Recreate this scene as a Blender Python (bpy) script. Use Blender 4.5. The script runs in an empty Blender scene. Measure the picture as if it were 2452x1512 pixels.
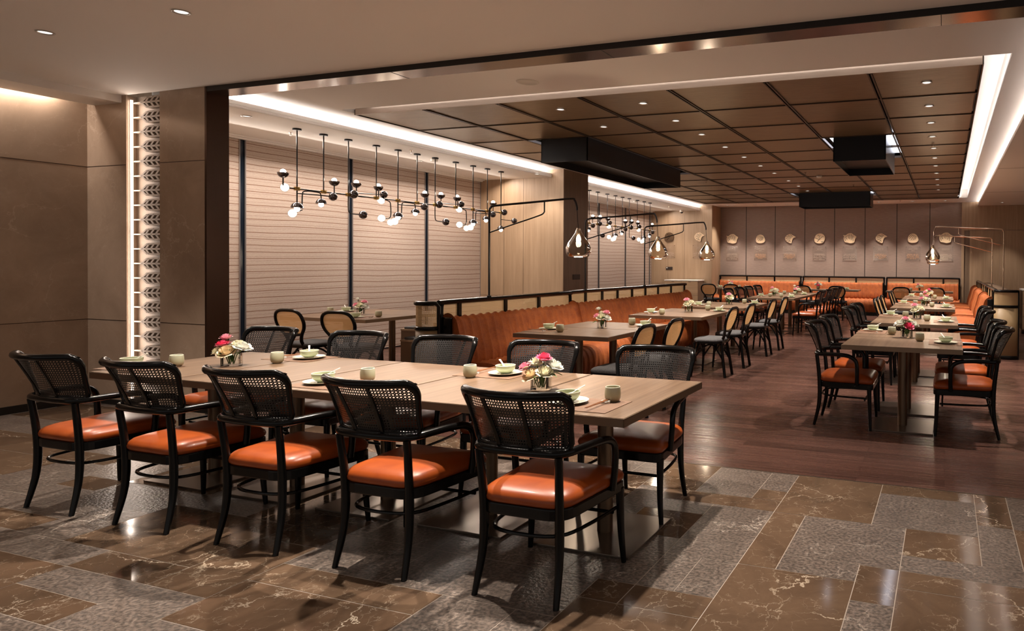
import bpy, bmesh, math, random
from mathutils import Vector, Matrix
random.seed(7)
PI=math.pi; R=math.radians
C=bpy.context.scene.collection
S=bpy.context.scene
# ------------------------------------------------------------------ camera, world, exposure
def cam_axes(yaw,p,r):
    f=Vector((-math.sin(yaw),math.cos(yaw),0)); rt=Vector((math.cos(yaw),math.sin(yaw),0))
    f2=f*math.cos(p)+Vector((0,0,1))*math.sin(p); d2=f2.cross(rt)
    return rt*math.cos(r)+d2*math.sin(r), -rt*math.sin(r)+d2*math.cos(r), f2
cd=bpy.data.cameras.new('camera'); cam=bpy.data.objects.new('camera',cd); C.objects.link(cam); S.camera=cam
cr,cdn,cf=cam_axes(.32285171,-.01159621,-.00722576)
cam.matrix_world=Matrix(((cr.x,-cdn.x,-cf.x,0),(cr.y,-cdn.y,-cf.y,0),(cr.z,-cdn.z,-cf.z,1.42),(0,0,0,1)))
cd.sensor_width=36; cd.lens=36*1619.06/2452
cd.shift_x=(1226-1724.74)/2452; cd.shift_y=(649.95-756)/2452
cd.clip_start=.05; cd.clip_end=100
w=bpy.data.worlds.new('world'); S.world=w; w.use_nodes=True
w.node_tree.nodes['Background'].inputs[0].default_value=(1,.90,.82,1)
w.node_tree.nodes['Background'].inputs[1].default_value=.15
S.view_settings.view_transform='Standard'; S.view_settings.look='None'
S.view_settings.exposure=1.2; S.view_settings.gamma=1
SPOT=1.0      # overall scale of the ceiling spots
# large area lights: the LED lines hidden in the coves
def area(name,loc,rot,sx,sy,power,col=(1,.86,.74)):
    l=bpy.data.lights.new(name,'AREA'); l.shape='RECTANGLE'; l.size=sx; l.size_y=sy; l.energy=power; l.color=col
    o=bpy.data.objects.new(name,l); C.objects.link(o); o.location=loc; o.rotation_euler=rot; return o
area('cove_light',(-7.16,7.8,3.045),(PI,0,0),.06,6.2,26,(1,.94,.90))
area('cove_light',(-7.12,15.45,3.045),(PI,0,0),.06,7.0,30,(1,.94,.90))
area('cove_light',(1.02,12.3,3.085),(PI,0,0),.06,14.6,120,(1,.94,.90))
area('cove_light',(.42,12.2,3.17),(PI,0,0),.05,12.2,7,(1,.94,.90))
area('cove_light',(-3,18.38,3.17),(PI,0,0),6.6,.05,8,(1,.94,.90))
area('cove_light',(-3,6.07,3.17),(PI,0,0),6.6,.05,4.5,(1,.94,.90))
area('niche_light',(-7.49,4.385,1.5),Vector((-.93,-.36,0)).to_track_quat('Z','Y').to_euler(),.03,2.9,3.6,(1,.84,.72))
area('wall_wash',(-8.0,7.8,2.96),(0,R(-18),0),.15,6.0,55,(1,.86,.74))
area('wall_wash',(-8.0,15.4,2.96),(0,R(-18),0),.15,6.6,50,(1,.86,.74))
area('wall_wash',(-8.02,1.9,3.035),(0,R(8),0),.06,4.4,18,(1,.88,.78))
# ------------------------------------------------------------------ materials
def mat(name,col=(.5,.5,.5),rough=.5,metal=0,spec=.5,coat=0,emit=None,es=0,trans=0,ior=1.45):
    m=bpy.data.materials.new(name); m.use_nodes=True; b=m.node_tree.nodes['Principled BSDF']
    b.inputs['Base Color'].default_value=(*col,1); b.inputs['Roughness'].default_value=rough
    b.inputs['Metallic'].default_value=metal; b.inputs['Specular IOR Level'].default_value=spec
    b.inputs['Coat Weight'].default_value=coat; b.inputs['Coat Roughness'].default_value=.08
    b.inputs['Transmission Weight'].default_value=trans; b.inputs['IOR'].default_value=ior
    if emit: b.inputs['Emission Color'].default_value=(*emit,1); b.inputs['Emission Strength'].default_value=es
    return m
class N:
    def __init__(s,m): s.t=m.node_tree; s.b=s.t.nodes['Principled BSDF']
    def n(s,typ,**k):
        x=s.t.nodes.new(typ)
        for a,v in k.items():
            if a.startswith('i_'): x.inputs[int(a[2:])].default_value=v
            else: setattr(x,a,v)
        return x
    def l(s,a,b): s.t.links.new(a,b)
    def co(s,kind='Object',scale=(1,1,1),rot=(0,0,0)):
        tc=s.n('ShaderNodeTexCoord'); mp=s.n('ShaderNodeMapping'); s.l(tc.outputs[kind],mp.inputs[0])
        mp.inputs['Scale'].default_value=scale; mp.inputs['Rotation'].default_value=rot; return mp.outputs[0]
    def noise(s,vec,scale,detail=4,rough=.6,dist=0):
        x=s.n('ShaderNodeTexNoise'); s.l(vec,x.inputs['Vector']); x.inputs['Scale'].default_value=scale
        x.inputs['Detail'].default_value=detail; x.inputs['Roughness'].default_value=rough; x.inputs['Distortion'].default_value=dist; return x.outputs['Fac']
    def ramp(s,fac,stops):
        x=s.n('ShaderNodeValToRGB'); s.l(fac,x.inputs[0]); e=x.color_ramp.elements
        while len(e)<len(stops): e.new(.5)
        for i,(p,c) in enumerate(stops): e[i].position=p; e[i].color=(*c,1) if len(c)==3 else c
        return x.outputs[0]
    def mix(s,a,b,f,typ='MIX'):
        x=s.n('ShaderNodeMix',data_type='RGBA',blend_type=typ)
        for v,i in ((a,6),(b,7)):
            if isinstance(v,tuple): x.inputs[i].default_value=(*v,1)
            else: s.l(v,x.inputs[i])
        if isinstance(f,(int,float)): x.inputs[0].default_value=f
        else: s.l(f,x.inputs[0])
        return x.outputs[2]
    def math(s,op,a,b=0,c=0):
        x=s.n('ShaderNodeMath',operation=op)
        for i,v in enumerate((a,b,c)):
            if isinstance(v,(int,float)): x.inputs[i].default_value=v
            else: s.l(v,x.inputs[i])
        return x.outputs[0]
    def bump(s,h,strength=.3,dist=.01):
        x=s.n('ShaderNodeBump'); x.inputs['Strength'].default_value=strength; x.inputs['Distance'].default_value=dist
        s.l(h,x.inputs['Height']); s.l(x.outputs[0],s.b.inputs['Normal'])
def veins(k,vec,scale,width=.03,dist=1.2,seed=0):
    # thin long crack-like veins: warped cell edges, broken up by a mask
    nz=k.n('ShaderNodeTexNoise'); k.l(vec,nz.inputs['Vector']); nz.inputs['Scale'].default_value=scale*1.3; nz.inputs['Detail'].default_value=6; nz.inputs['Roughness'].default_value=.62
    w1=k.n('ShaderNodeVectorMath',operation='SUBTRACT'); k.l(nz.outputs['Color'],w1.inputs[0]); w1.inputs[1].default_value=(.5,.5,.5)
    w2=k.n('ShaderNodeVectorMath',operation='SCALE'); k.l(w1.outputs[0],w2.inputs[0]); w2.inputs['Scale'].default_value=dist/scale
    w3=k.n('ShaderNodeVectorMath',operation='ADD'); k.l(vec,w3.inputs[0]); k.l(w2.outputs[0],w3.inputs[1])
    vo=k.n('ShaderNodeTexVoronoi',feature='DISTANCE_TO_EDGE'); k.l(w3.outputs[0],vo.inputs['Vector']); vo.inputs['Scale'].default_value=scale
    v=k.math('MAXIMUM',k.math('SUBTRACT',1,k.math('MULTIPLY',vo.outputs[0],1/width)),0)
    br=k.ramp(k.noise(vec,scale*1.1,2),[(.46,(0,0,0)),(.60,(1,1,1))])
    return k.math('MULTIPLY',v,br)
def marble(name,c1,c2,vein,rough,grain=False,scale=1.0,vs=.55):
    m=mat(name,c1,rough); k=N(m); v=k.co()
    base=k.ramp(k.noise(v,2.2*scale,7,.65,.8),[(.3,c1),(.7,c2)])
    f=k.math('ADD',veins(k,v,1.7*scale,.010,1.0),k.math('ADD',k.math('MULTIPLY',veins(k,v,4.5*scale,.013,1.0),.55),k.math('MULTIPLY',veins(k,v,11*scale,.018,1.0),.35)))
    col=k.mix(base,vein,k.math('MULTIPLY',f,vs))
    if grain:
        g=k.noise(v,62,2,.5); col=k.mix(col,k.ramp(g,[(.38,(.42,.42,.42)),(.62,(1.5,1.45,1.4))]),.75,'MULTIPLY')
        k.bump(k.noise(v,62,2,.5),.6,.004)
    k.l(col,k.b.inputs['Base Color']); return m
M={}
M['ceil']=mat('ceiling_paint',(.86,.80,.74),.75)
M['ceil2']=mat('ceiling_white',(.88,.84,.80),.7)
M['brown']=marble('floor_polished',(.085,.053,.034),(.145,.092,.058),(.80,.66,.50),.10)
M['brown2']=marble('floor_polished_dark',(.075,.047,.030),(.13,.08,.05),(.80,.68,.54),.09,vs=.7)
M['grey']=marble('floor_textured',(.105,.083,.070),(.165,.132,.112),(.70,.62,.54),.30,True)
M['grout']=mat('grout',(.42,.35,.29),.6)
M['wmarble']=marble('wall_marble',(.32,.23,.165),(.44,.325,.24),(.62,.49,.38),.22,scale=.8,vs=.45)
M['stone']=marble('relief_stone',(.36,.28,.22),(.44,.35,.28),(.52,.44,.36),.5)
def woodgrain(name,c1,c2,axis='z',rough=.4,scale=1,bumpy=.05,gl=14):
    m=mat(name,c1,rough); k=N(m)
    sc={'z':(gl,gl,.7),'x':(.7,gl,gl),'y':(gl,.7,gl)}[axis]
    v=k.co('Object',tuple(q*scale for q in sc))
    a=k.noise(v,1.0,6,.6,.6); b=k.noise(v,4.5,3,.7)
    f=k.math('ADD',k.math('MULTIPLY',a,.7),k.math('MULTIPLY',b,.3))
    k.l(k.ramp(f,[(.36,c1),(.64,c2)]),k.b.inputs['Base Color']); k.bump(f,bumpy,.002); return m
M['oak']=woodgrain('wall_oak',(.33,.22,.135),(.43,.30,.195),'z',.45)
M['oakdark']=woodgrain('wall_oak_dark_and_shaded',(.16,.105,.068),(.22,.15,.10),'z',.45)  # dark oak, also the shaded copy of the wall oak
M['table']=woodgrain('table_oak',(.105,.062,.037),(.205,.130,.080),'y',.42,1,.12,26)
M['edge']=mat('bronze_edge',(.24,.165,.11),.38,.5)
M['bench_wood']=woodgrain('bench_wood',(.38,.25,.15),(.50,.34,.21),'x',.4)
m=mat('floor_wood',(.1,.04,.03),.28); k=N(m); v=k.co('Object')
br=k.n('ShaderNodeTexBrick'); k.l(v,br.inputs['Vector']); br.inputs['Scale'].default_value=1; br.offset=.37
br.inputs['Brick Width'].default_value=1.5; br.inputs['Row Height'].default_value=.13; br.inputs['Mortar Size'].default_value=.0014
br.inputs['Color1'].default_value=(.62,.62,.62,1); br.inputs['Color2'].default_value=(1.15,1.15,1.15,1); br.inputs['Mortar'].default_value=(.35,.3,.3,1)
v2=k.co('Object',(1.2,22,22)); g=k.noise(v2,1.3,6,.65,.8)
col=k.ramp(g,[(.3,(.060,.028,.021)),(.7,(.140,.068,.052))])
k.l(k.mix(col,br.outputs[0],1.0,'MULTIPLY'),k.b.inputs['Base Color']); k.bump(g,.12,.001)
k.l(k.ramp(g,[(.3,(.34,.34,.34)),(.7,(.22,.22,.22))]),k.b.inputs['Roughness']); M['floorwood']=m
M['bronze']=mat('bronze_frame',(.055,.028,.018),.34,.65)
M['soffit']=mat('bronze_soffit',(.33,.28,.26),.16,.95)
M['black']=mat('matte_black',(.008,.006,.005),.5)
M['darksteel']=mat('dark_steel',(.020,.021,.024),.30,.7)
M['blackmetal']=mat('black_metal',(.03,.028,.028),.3,.8)
M['brass']=mat('brass',(.42,.27,.09),.3,1)
M['chrome']=mat('smoked_chrome',(.16,.15,.16),.10,1)
M['bronzepole']=mat('bronze_pole',(.17,.115,.075),.33,.85)
M['baseplate']=mat('bronze_plate',(.20,.16,.13),.28,.8)
M['steel']=mat('satin_nickel',(.55,.44,.36),.22,1)
M['lacquer']=mat('black_lacquer',(.003,.0028,.0028),.22,0,.25,.10)
M['leather']=None
m=mat('tan_leather',(.46,.11,.025),.36,coat=.05); k=N(m); v=k.co()
k.l(k.ramp(k.noise(v,6,5,.6,.5),[(.3,(.26,.044,.006)),(.7,(.37,.074,.010))]),k.b.inputs['Base Color']); k.bump(k.noise(v,260,2),.10,.001); M['leather']=m
m=mat('rust_velvet',(.4,.09,.02),.75); k=N(m); v=k.co()
f=k.math('ADD',k.math('MULTIPLY',k.noise(v,11,6,.7,.4),.6),k.math('MULTIPLY',k.noise(v,120,3,.7),.4))
k.l(k.ramp(f,[(.35,(.20,.040,.008)),(.66,(.42,.108,.016))]),k.b.inputs['Base Color'])
k.b.inputs['Sheen Weight'].default_value=.2; k.b.inputs['Sheen Tint'].default_value=(1,.45,.2,1); k.b.inputs['Sheen Roughness'].default_value=.4
k.bump(k.noise(v,160,2),.25,.002); M['velvet']=m
m=mat('charcoal_weave',(.06,.06,.066),.85); k=N(m); v=k.co()
k.l(k.ramp(k.noise(v,190,2),[(.35,(.035,.034,.036)),(.65,(.12,.115,.118))]),k.b.inputs['Base Color']); M['charcoal']=m
def cane(name,c1,c2,pitch,hole=.30,small=.10,rough=.45,trl=0.0):
    m=mat(name,c1,rough); k=N(m); t=m.node_tree
    uv=k.n('ShaderNodeTexCoord').outputs['UV']; sp=k.n('ShaderNodeSeparateXYZ'); k.l(uv,sp.inputs[0])
    U=k.math('MULTIPLY',sp.outputs[0],1/pitch); V=k.math('MULTIPLY',sp.outputs[1],1/pitch)
    def dist(du,dv):
        a=k.math('SUBTRACT',k.math('FRACT',k.math('ADD',U,du)),.5); b=k.math('SUBTRACT',k.math('FRACT',k.math('ADD',V,dv)),.5)
        return k.math('SQRT',k.math('ADD',k.math('MULTIPLY',a,a),k.math('MULTIPLY',b,b)))
    h1=k.math('LESS_THAN',dist(0,0),hole)
    h2=k.math('LESS_THAN',dist(.5,.5),small)
    hol=k.math('MAXIMUM',h1,h2)
    st=k.math('ABSOLUTE',k.math('SUBTRACT',k.math('FRACT',k.math('MULTIPLY',V,4)),.5))
    k.l(k.ramp(st,[(.1,c2),(.5,c1)]),k.b.inputs['Base Color'])
    k.bump(st,.3,.001)
    out=t.nodes['Material Output']; tr=k.n('ShaderNodeBsdfTransparent'); tl=k.n('ShaderNodeBsdfTranslucent'); tl.inputs[0].default_value=(*c1,1)
    m1=k.n('ShaderNodeMixShader'); m1.inputs[0].default_value=trl; k.l(k.b.outputs[0],m1.inputs[1]); k.l(tl.outputs[0],m1.inputs[2])
    m2=k.n('ShaderNodeMixShader'); k.l(hol,m2.inputs[0]); k.l(m1.outputs[0],m2.inputs[1]); k.l(tr.outputs[0],m2.inputs[2]); k.l(m2.outputs[0],out.inputs[0])
    return m
M['caneblack']=cane('black_cane',(.022,.019,.018),(.008,.007,.007),.0135,.275,.09,.35)
M['canenat']=cane('natural_cane',(.80,.47,.21),(.52,.28,.11),.0135,.23,.0,.5,.35)
M['canebooth']=cane('booth_cane',(.88,.64,.37),(.66,.44,.22),.0150,.25,.07,.5,.3)
M['caneplain']=mat('tan_panel',(.30,.20,.10),.5)
m=mat('woven_blind',(.5,.4,.34),.85); k=N(m); tc=k.n('ShaderNodeTexCoord'); sp=k.n('ShaderNodeSeparateXYZ'); k.l(tc.outputs['Object'],sp.inputs[0])
wob=k.noise(k.co('Object',(1,.55,.9)),1.0,2,.5)
zz=k.math('ADD',sp.outputs[2],k.math('MULTIPLY',wob,.07))
l1=k.math('FRACT',k.math('MULTIPLY',zz,11.5)); l2=k.math('FRACT',k.math('MULTIPLY',k.math('ADD',zz,k.math('MULTIPLY',wob,.05)),18.3))
line=k.math('MAXIMUM',k.math('LESS_THAN',l1,.085),k.math('MULTIPLY',k.math('LESS_THAN',l2,.08),.45))
th=k.noise(k.co('Object',(1,40,300)),1.0,3,.6)
base=k.ramp(th,[(.3,(.46,.365,.31)),(.7,(.60,.49,.42))])
k.l(k.mix(base,(.20,.095,.05),k.math('MULTIPLY',line,1.0)),k.b.inputs['Base Color']); pass; M['blind']=m
m=mat('fabric_panel',(.3,.2,.15),.8); k=N(m); th=k.noise(k.co('Object',(7,1,170)),1.0,3,.6)
k.l(k.ramp(th,[(.3,(.235,.168,.138)),(.7,(.32,.235,.195))]),k.b.inputs['Base Color']); M['fabric']=m
m=mat('mesh_panel',(.2,.1,.05),.33,.35); k=N(m); v=k.co('Object',(260,260,1))
vo=k.n('ShaderNodeTexVoronoi'); k.l(k.co('Object',(120,120,1)),vo.inputs['Vector']); vo.inputs['Randomness'].default_value=0
gr=k.noise(k.co('Object',(4,40,1)),1.0,4,.6)
k.l(k.mix(k.ramp(gr,[(.3,(.165,.113,.064)),(.7,(.26,.18,.105))]),k.ramp(vo.outputs[0],[(.2,(.45,.45,.45)),(.5,(1.2,1.2,1.2))]),.7,'MULTIPLY'),k.b.inputs['Base Color'])
k.bump(vo.outputs[0],.25,.002); M['mesh']=m
M['meshedge']=mat('mesh_trim',(.045,.028,.018),.35,.5)
M['fascia']=woodgrain('raft_fascia',(.40,.31,.25),(.48,.38,.31),'x',.45)
M['celadon']=mat('celadon_glaze',(.46,.49,.32),.22,coat=.4)
M['celadon2']=mat('celadon_plate',(.60,.60,.47),.25,coat=.3)
m=mat('tea_cup_glaze',(.45,.42,.28),.3,coat=.3); k=N(m); sp=k.n('ShaderNodeSeparateXYZ'); k.l(k.n('ShaderNodeTexCoord').outputs['Object'],sp.inputs[0])
k.l(k.ramp(k.math('MULTIPLY',sp.outputs[2],13),[(.1,(.30,.22,.12)),(.5,(.42,.40,.26)),(.92,(.50,.50,.36))]),k.b.inputs['Base Color']); M['cup']=m
M['rim']=mat('pale_rim',(.72,.72,.58),.3,coat=.3)
M['porcelain']=mat('white_porcelain',(.75,.72,.66),.25,coat=.4)
m=woodgrain('placemat_weave',(.14,.075,.045),(.24,.14,.088),'x',.6,1,.2,60); M['mat']=m
M['chop']=mat('chopstick_wood',(.26,.11,.05),.4)
def thin_glass(name,tint,blend=.25,rough=.02):
    m=bpy.data.materials.new(name); m.use_nodes=True; t=m.node_tree; t.nodes.clear()
    out=t.nodes.new('ShaderNodeOutputMaterial'); mx_=t.nodes.new('ShaderNodeMixShader'); tr=t.nodes.new('ShaderNodeBsdfTransparent'); gl=t.nodes.new('ShaderNodeBsdfGlossy'); lw=t.nodes.new('ShaderNodeLayerWeight')
    tr.inputs[0].default_value=(*tint,1); gl.inputs['Roughness'].default_value=rough; lw.inputs[0].default_value=blend
    (t.links.new(lw.outputs['Fresnel'],mx_.inputs[0]) if blend>.15 else setattr(mx_.inputs[0],'default_value',.07)); t.links.new(tr.outputs[0],mx_.inputs[1]); t.links.new(gl.outputs[0],mx_.inputs[2]); t.links.new(mx_.outputs[0],out.inputs[0]); return m
M['glass']=thin_glass('clear_glass',(.97,.98,.97),.17)
M['amber']=thin_glass('smoked_glass',(.965,.925,.84),.26)
M['acrylicclear']=thin_glass('clear_acrylic',(.995,.99,.985),.12,.15)
def petal(name,a,b):
    m=mat(name,a,.55); k=N(m); k.l(k.ramp(k.noise(k.co(),30,2),[(.3,a),(.7,b)]),k.b.inputs['Base Color']); k.b.inputs['Subsurface Weight'].default_value=.0; return m
M['cream']=petal('cream_petal',(.80,.76,.55),(.88,.86,.72)); M['peach']=petal('peach_petal',(.82,.62,.38),(.88,.76,.55))
M['pink']=petal('pink_petal',(.80,.05,.17),(.85,.22,.34)); M['rose']=petal('light_pink_petal',(.84,.30,.42),(.88,.48,.55)); M['white']=petal('white_petal',(.82,.82,.74),(.88,.88,.82))
M['leaf']=petal('green_leaf',(.05,.12,.02),(.13,.24,.05)); M['stem']=mat('green_stem',(.08,.13,.03),.5)
M['bulb']=mat('frosted_bulb',(1,.95,.88),.4,emit=(1,.88,.74),es=18)
M['disc']=mat('frosted_disc',(1,.95,.88),.4,emit=(1,.82,.60),es=2.4)
M['stripled']=mat('led_strip',(1,1,1),.4,emit=(1,.82,.66),es=.6)
M['filament']=mat('lamp_bulb',(1,.9,.8),.3,emit=(1,.80,.55),es=26)
M['led']=mat('opening_glow_white',(1,1,1),.4,emit=(.85,.88,1.0),es=2.2)
M['lens']=mat('downlight_lens',(.8,.8,.8),.3,emit=(1,.93,.85),es=.55)
M['trimring']=mat('downlight_ring',(.55,.5,.45),.3,.3)
M['art']=mat('brass_cutout',(.88,.67,.44),.45,.0)
M['acrylic']=mat('acrylic_plaque',(.42,.31,.25),.18,0,.5,.3)
M['ink']=mat('copper_lettering',(.75,.42,.24),.4,.4)
M['inkd']=mat('pale_lettering',(.50,.38,.30),.4)
M['bluegap']=mat('window_dark_glass',(.012,.02,.035),.12)
M['alu']=mat('window_frame_metal',(.30,.27,.27),.4,.6)
M['white_plastic']=mat('white_plastic',(.70,.66,.60),.5)
M['dark_plastic']=mat('dark_plastic',(.03,.022,.02),.35)
# ------------------------------------------------------------------ mesh helpers
class MB:
    def __init__(s): s.v=[]; s.f=[]; s.uv=[]; s.mi=[]; s.cur=0
    def face(s,idx,uv=None): s.f.append(tuple(idx)); s.uv.append(uv); s.mi.append(s.cur)
    def box(s,x0,x1,y0,y1,z0,z1):
        b=len(s.v); s.v+= [(x,y,z) for z in (z0,z1) for y in (y0,y1) for x in (x0,x1)]
        for q in ((0,2,3,1),(4,5,7,6),(0,1,5,4),(2,6,7,3),(0,4,6,2),(1,3,7,5)): s.face([b+i for i in q])
        return s
    def bbox(s,c,sz,rot=None,bev=0):
        # box with centre c, size sz, optional rotation matrix
        x,y,z=[q/2 for q in sz]; b=len(s.v)
        for zz in (-z,z):
            for yy in (-y,y):
                for xx in (-x,x):
                    p=Vector((xx,yy,zz)); p=(rot@p if rot else p)+Vector(c); s.v.append(tuple(p))
        for q in ((0,2,3,1),(4,5,7,6),(0,1,5,4),(2,6,7,3),(0,4,6,2),(1,3,7,5)): s.face([b+i for i in q])
        return s
    def tube(s,pts,r,n=10,closed=False,flat=(1,1),up=None,caps=True):
        pts=[Vector(p) for p in pts]; m=len(pts); rr=r if isinstance(r,(list,tuple)) else [r]*m
        T=[]
        for i in range(m):
            a=pts[(i-1)%m] if (closed or i>0) else pts[0]; c=pts[(i+1)%m] if (closed or i<m-1) else pts[-1]
            t=(c-a); T.append(t.normalized() if t.length>1e-9 else Vector((0,0,1)))
        u=Vector(up) if up else (Vector((0,0,1)) if abs(T[0].z)<.9 else Vector((1,0,0)))
        b0=len(s.v)
        for i in range(m):
            if up: a=(Vector(up)-T[i]*Vector(up).dot(T[i])); 
            else: a=u-T[i]*u.dot(T[i])
            if a.length<1e-6: a=T[i].orthogonal()
            a.normalize(); u=a; bt=T[i].cross(a)
            for j in range(n):
                th=2*PI*j/n; p=pts[i]+a*(math.cos(th)*rr[i]*flat[0])+bt*(math.sin(th)*rr[i]*flat[1]); s.v.append(tuple(p))
        for i in range(m if closed else m-1):
            i2=(i+1)%m
            for j in range(n):
                j2=(j+1)%n; s.face([b0+i*n+j,b0+i*n+j2,b0+i2*n+j2,b0+i2*n+j])
        if not closed and caps:
            s.face([b0+j for j in range(n)][::-1]); s.face([b0+(m-1)*n+j for j in range(n)])
        return s
    def lathe(s,prof,n=24,c=(0,0,0),sx=1,sy=1,rot=None,caps=False):
        b0=len(s.v); c=Vector(c)
        for r,z in prof:
            for j in range(n):
                th=2*PI*j/n; p=Vector((r*math.cos(th)*sx,r*math.sin(th)*sy,z))
                if rot: p=rot@p
                s.v.append(tuple(p+c))
        for i in range(len(prof)-1):
            for j in range(n):
                j2=(j+1)%n; s.face([b0+i*n+j,b0+i*n+j2,b0+(i+1)*n+j2,b0+(i+1)*n+j])
        if caps: s.face([b0+j for j in range(n)][::-1]); s.face([b0+(len(prof)-1)*n+j for j in range(n)])
        return s
    def prism(s,poly,z0,z1,xf=None):
        n=len(poly); b=len(s.v)
        for z in (z0,z1):
            for x,y in poly:
                p=(x,y,z); s.v.append(xf(p) if xf else p)
        s.face([b+i for i in range(n)][::-1]); s.face([b+n+i for i in range(n)])
        for i in range(n):
            j=(i+1)%n; s.face([b+i,b+j,b+n+j,b+n+i])
        return s
    def grid(s,fn,nu,nv,uvf=None,closed=False):
        b=len(s.v)
        for i in range(nu+1):
            for j in range(nv+1): s.v.append(tuple(fn(i/nu,j/nv)))
        for i in range(nu):
            for j in range(nv):
                q=[b+i*(nv+1)+j,b+(i+1)*(nv+1)+j,b+(i+1)*(nv+1)+j+1,b+i*(nv+1)+j+1]
                uv=None
                if uvf: uv=[uvf(i/nu,j/nv),uvf((i+1)/nu,j/nv),uvf((i+1)/nu,(j+1)/nv),uvf(i/nu,(j+1)/nv)]
                s.face(q,uv)
        return s
    def sphere(s,c,r,n=14,m=8,sq=(1,1,1)):
        pr=[(max(math.sin(PI*i/m),1e-4)*r,-math.cos(PI*i/m)*r*sq[2]) for i in range(m+1)]
        return s.lathe(pr,n,c,sq[0],sq[1])
    def build(s,name,mt,parent=None,smooth=False,bev=0,solid=0,sub=0):
        me=bpy.data.meshes.new(name); me.from_pydata(s.v,[],s.f); 
        ms=mt if isinstance(mt,(list,tuple)) else [mt]
        for q in ms: me.materials.append(q)
        if any(s.mi): me.polygons.foreach_set('material_index',s.mi)
        if any(u for u in s.uv):
            ul=me.uv_layers.new(name='UVMap'); li=0
            for fi,u in enumerate(s.uv):
                for q in range(len(s.f[fi])):
                    ul.data[li].uv=u[q] if u else (0,0); li+=1
        if smooth:
            me.polygons.foreach_set('use_smooth',[True]*len(me.polygons))
            if smooth!='all':
                try: me.set_sharp_from_angle(angle=R(40))
                except Exception: pass
        me.update(); o=bpy.data.objects.new(name,me); C.objects.link(o)
        if parent: o.parent=parent
        if bev:
            b=o.modifiers.new('bevel','BEVEL'); b.width=bev; b.segments=2; b.limit_method='ANGLE'
        if solid:
            b=o.modifiers.new('solid','SOLIDIFY'); b.thickness=solid; b.offset=0
        if sub:
            b=o.modifiers.new('sub','SUBSURF'); b.levels=sub; b.render_levels=sub
        return o
def thing(name,label,cat,loc=(0,0,0),rz=0,group=None):
    o=bpy.data.objects.new(name,None); C.objects.link(o); o.empty_display_size=.1
    o.location=loc; o.rotation_euler=(0,0,rz); o['label']=label; o['category']=cat
    if group: o['group']=group
    return o
def tag(o,label,cat,group=None):
    o['label']=label; o['category']=cat
    if group: o['group']=group
    return o
def struct(name,mb,mt,parent=None,**k):
    o=mb.build(name,mt,parent,**k)
    if not parent: o['kind']='structure'
    return o
def dup(root,loc,rz=0,label=None,group=None):
    def cp(o,par):
        c=o.copy(); C.objects.link(c); c.parent=par
        for ch in kids.get(o,[]): cp(ch,c)
        return c
    kids={}
    for a in root.children:
        kids.setdefault(root,[]).append(a)
        for b in a.children: kids.setdefault(a,[]).append(b)
    r=cp(root,None); r.location=loc; r.rotation_euler=(0,0,rz)
    if label: r['label']=label
    if group: r['group']=group
    return r
def cr_spline(pts,n=6,closed=False):
    P=[Vector(p) for p in pts]; out=[]; m=len(P)
    rng=range(m if closed else m-1)
    for i in rng:
        p0=P[(i-1)%m] if closed or i>0 else P[0]; p1=P[i]; p2=P[(i+1)%m]; p3=P[(i+2)%m] if closed or i+2<m else P[-1]
        for q in range(n):
            t=q/n; out.append(.5*((2*p1)+(p2-p0)*t+(2*p0-5*p1+4*p2-p3)*t*t+(3*p1-p0-3*p2+p3)*t**3))
    if not closed: out.append(P[-1])
    return out
def rrect(x0,x1,y0,y1,r,n=5):
    out=[]
    for cx,cy,a in ((x1-r,y1-r,0),(x0+r,y1-r,90),(x0+r,y0+r,180),(x1-r,y0+r,270)):
        for i in range(n+1): t=R(a+90*i/n); out.append((cx+r*math.cos(t),cy+r*math.sin(t)))
    return out
B=lambda *a: MB().box(*a)
# ------------------------------------------------------------------ room shell
XL=-8.08; YW=4.37; XWIN=-8.59; YB=19.8; ZM=3.15
# marble floor : rectangles on a 0.18 m module, grout between
mx,my=.1825,.1765; X0=-.922; Y0=4.462
tiles=[]
nc0,nc1,nr=-42,30,48
occ={}
def put(c,r,w,h,t):
    for i in range(c,c+w):
        for j in range(r,r+h):
            if (i,j) in occ or j>=nr or i>=nc1: return False
    for i in range(c,c+w):
        for j in range(r,r+h): occ[(i,j)]=1
    tiles.append((c,r,w,h,t)); return True
for q in ((0,0,3,4,1),(3,0,3,1,1),(3,1,3,3,0),(6,0,1,3,2),(7,0,4,3,0),(0,4,1,4,1),(1,4,3,3,0),(1,7,2,1,0),(3,7,1,2,2),(4,4,2,2,1),(4,6,6,1,0),(6,3,1,3,0),
          (4,7,5,1,1),(4,8,4,3,1),(0,8,3,5,1),(7,3,4,3,1),(3,9,1,2,0),(-3,0,2,3,0),(-1,0,1,2,0),(-1,2,1,1,1),(-4,3,4,1,1),(-2,4,2,3,0),(-2,7,2,1,0),(-2,8,1,2,0),(-1,8,1,2,0),(-2,10,2,1,1),
          (-8,5,4,2,0),(-4,5,2,2,1),(-4,7,2,3,0),(-5,0,2,3,1)): put(*q)
for r in range(nr):
    for c in range(nc0,nc1):
        if (c,r) in occ: continue
        opts=[(random.choice((2,3,3,4,5)),random.choice((1,2,2,3,3))) for _ in range(5)]+[(2,1),(1,1)]
        for w_,h_ in opts:
            if put(c,r,w_,h_,random.choices((0,1,2),(.52,.3,.18))[0]): break
mb=MB(); g=.0022
mb.cur=3; b=len(mb.v); fy0=Y0-nr*my
mb.box(X0+nc0*mx,X0+nc1*mx,fy0,Y0,-.02,-.0012)
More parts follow.
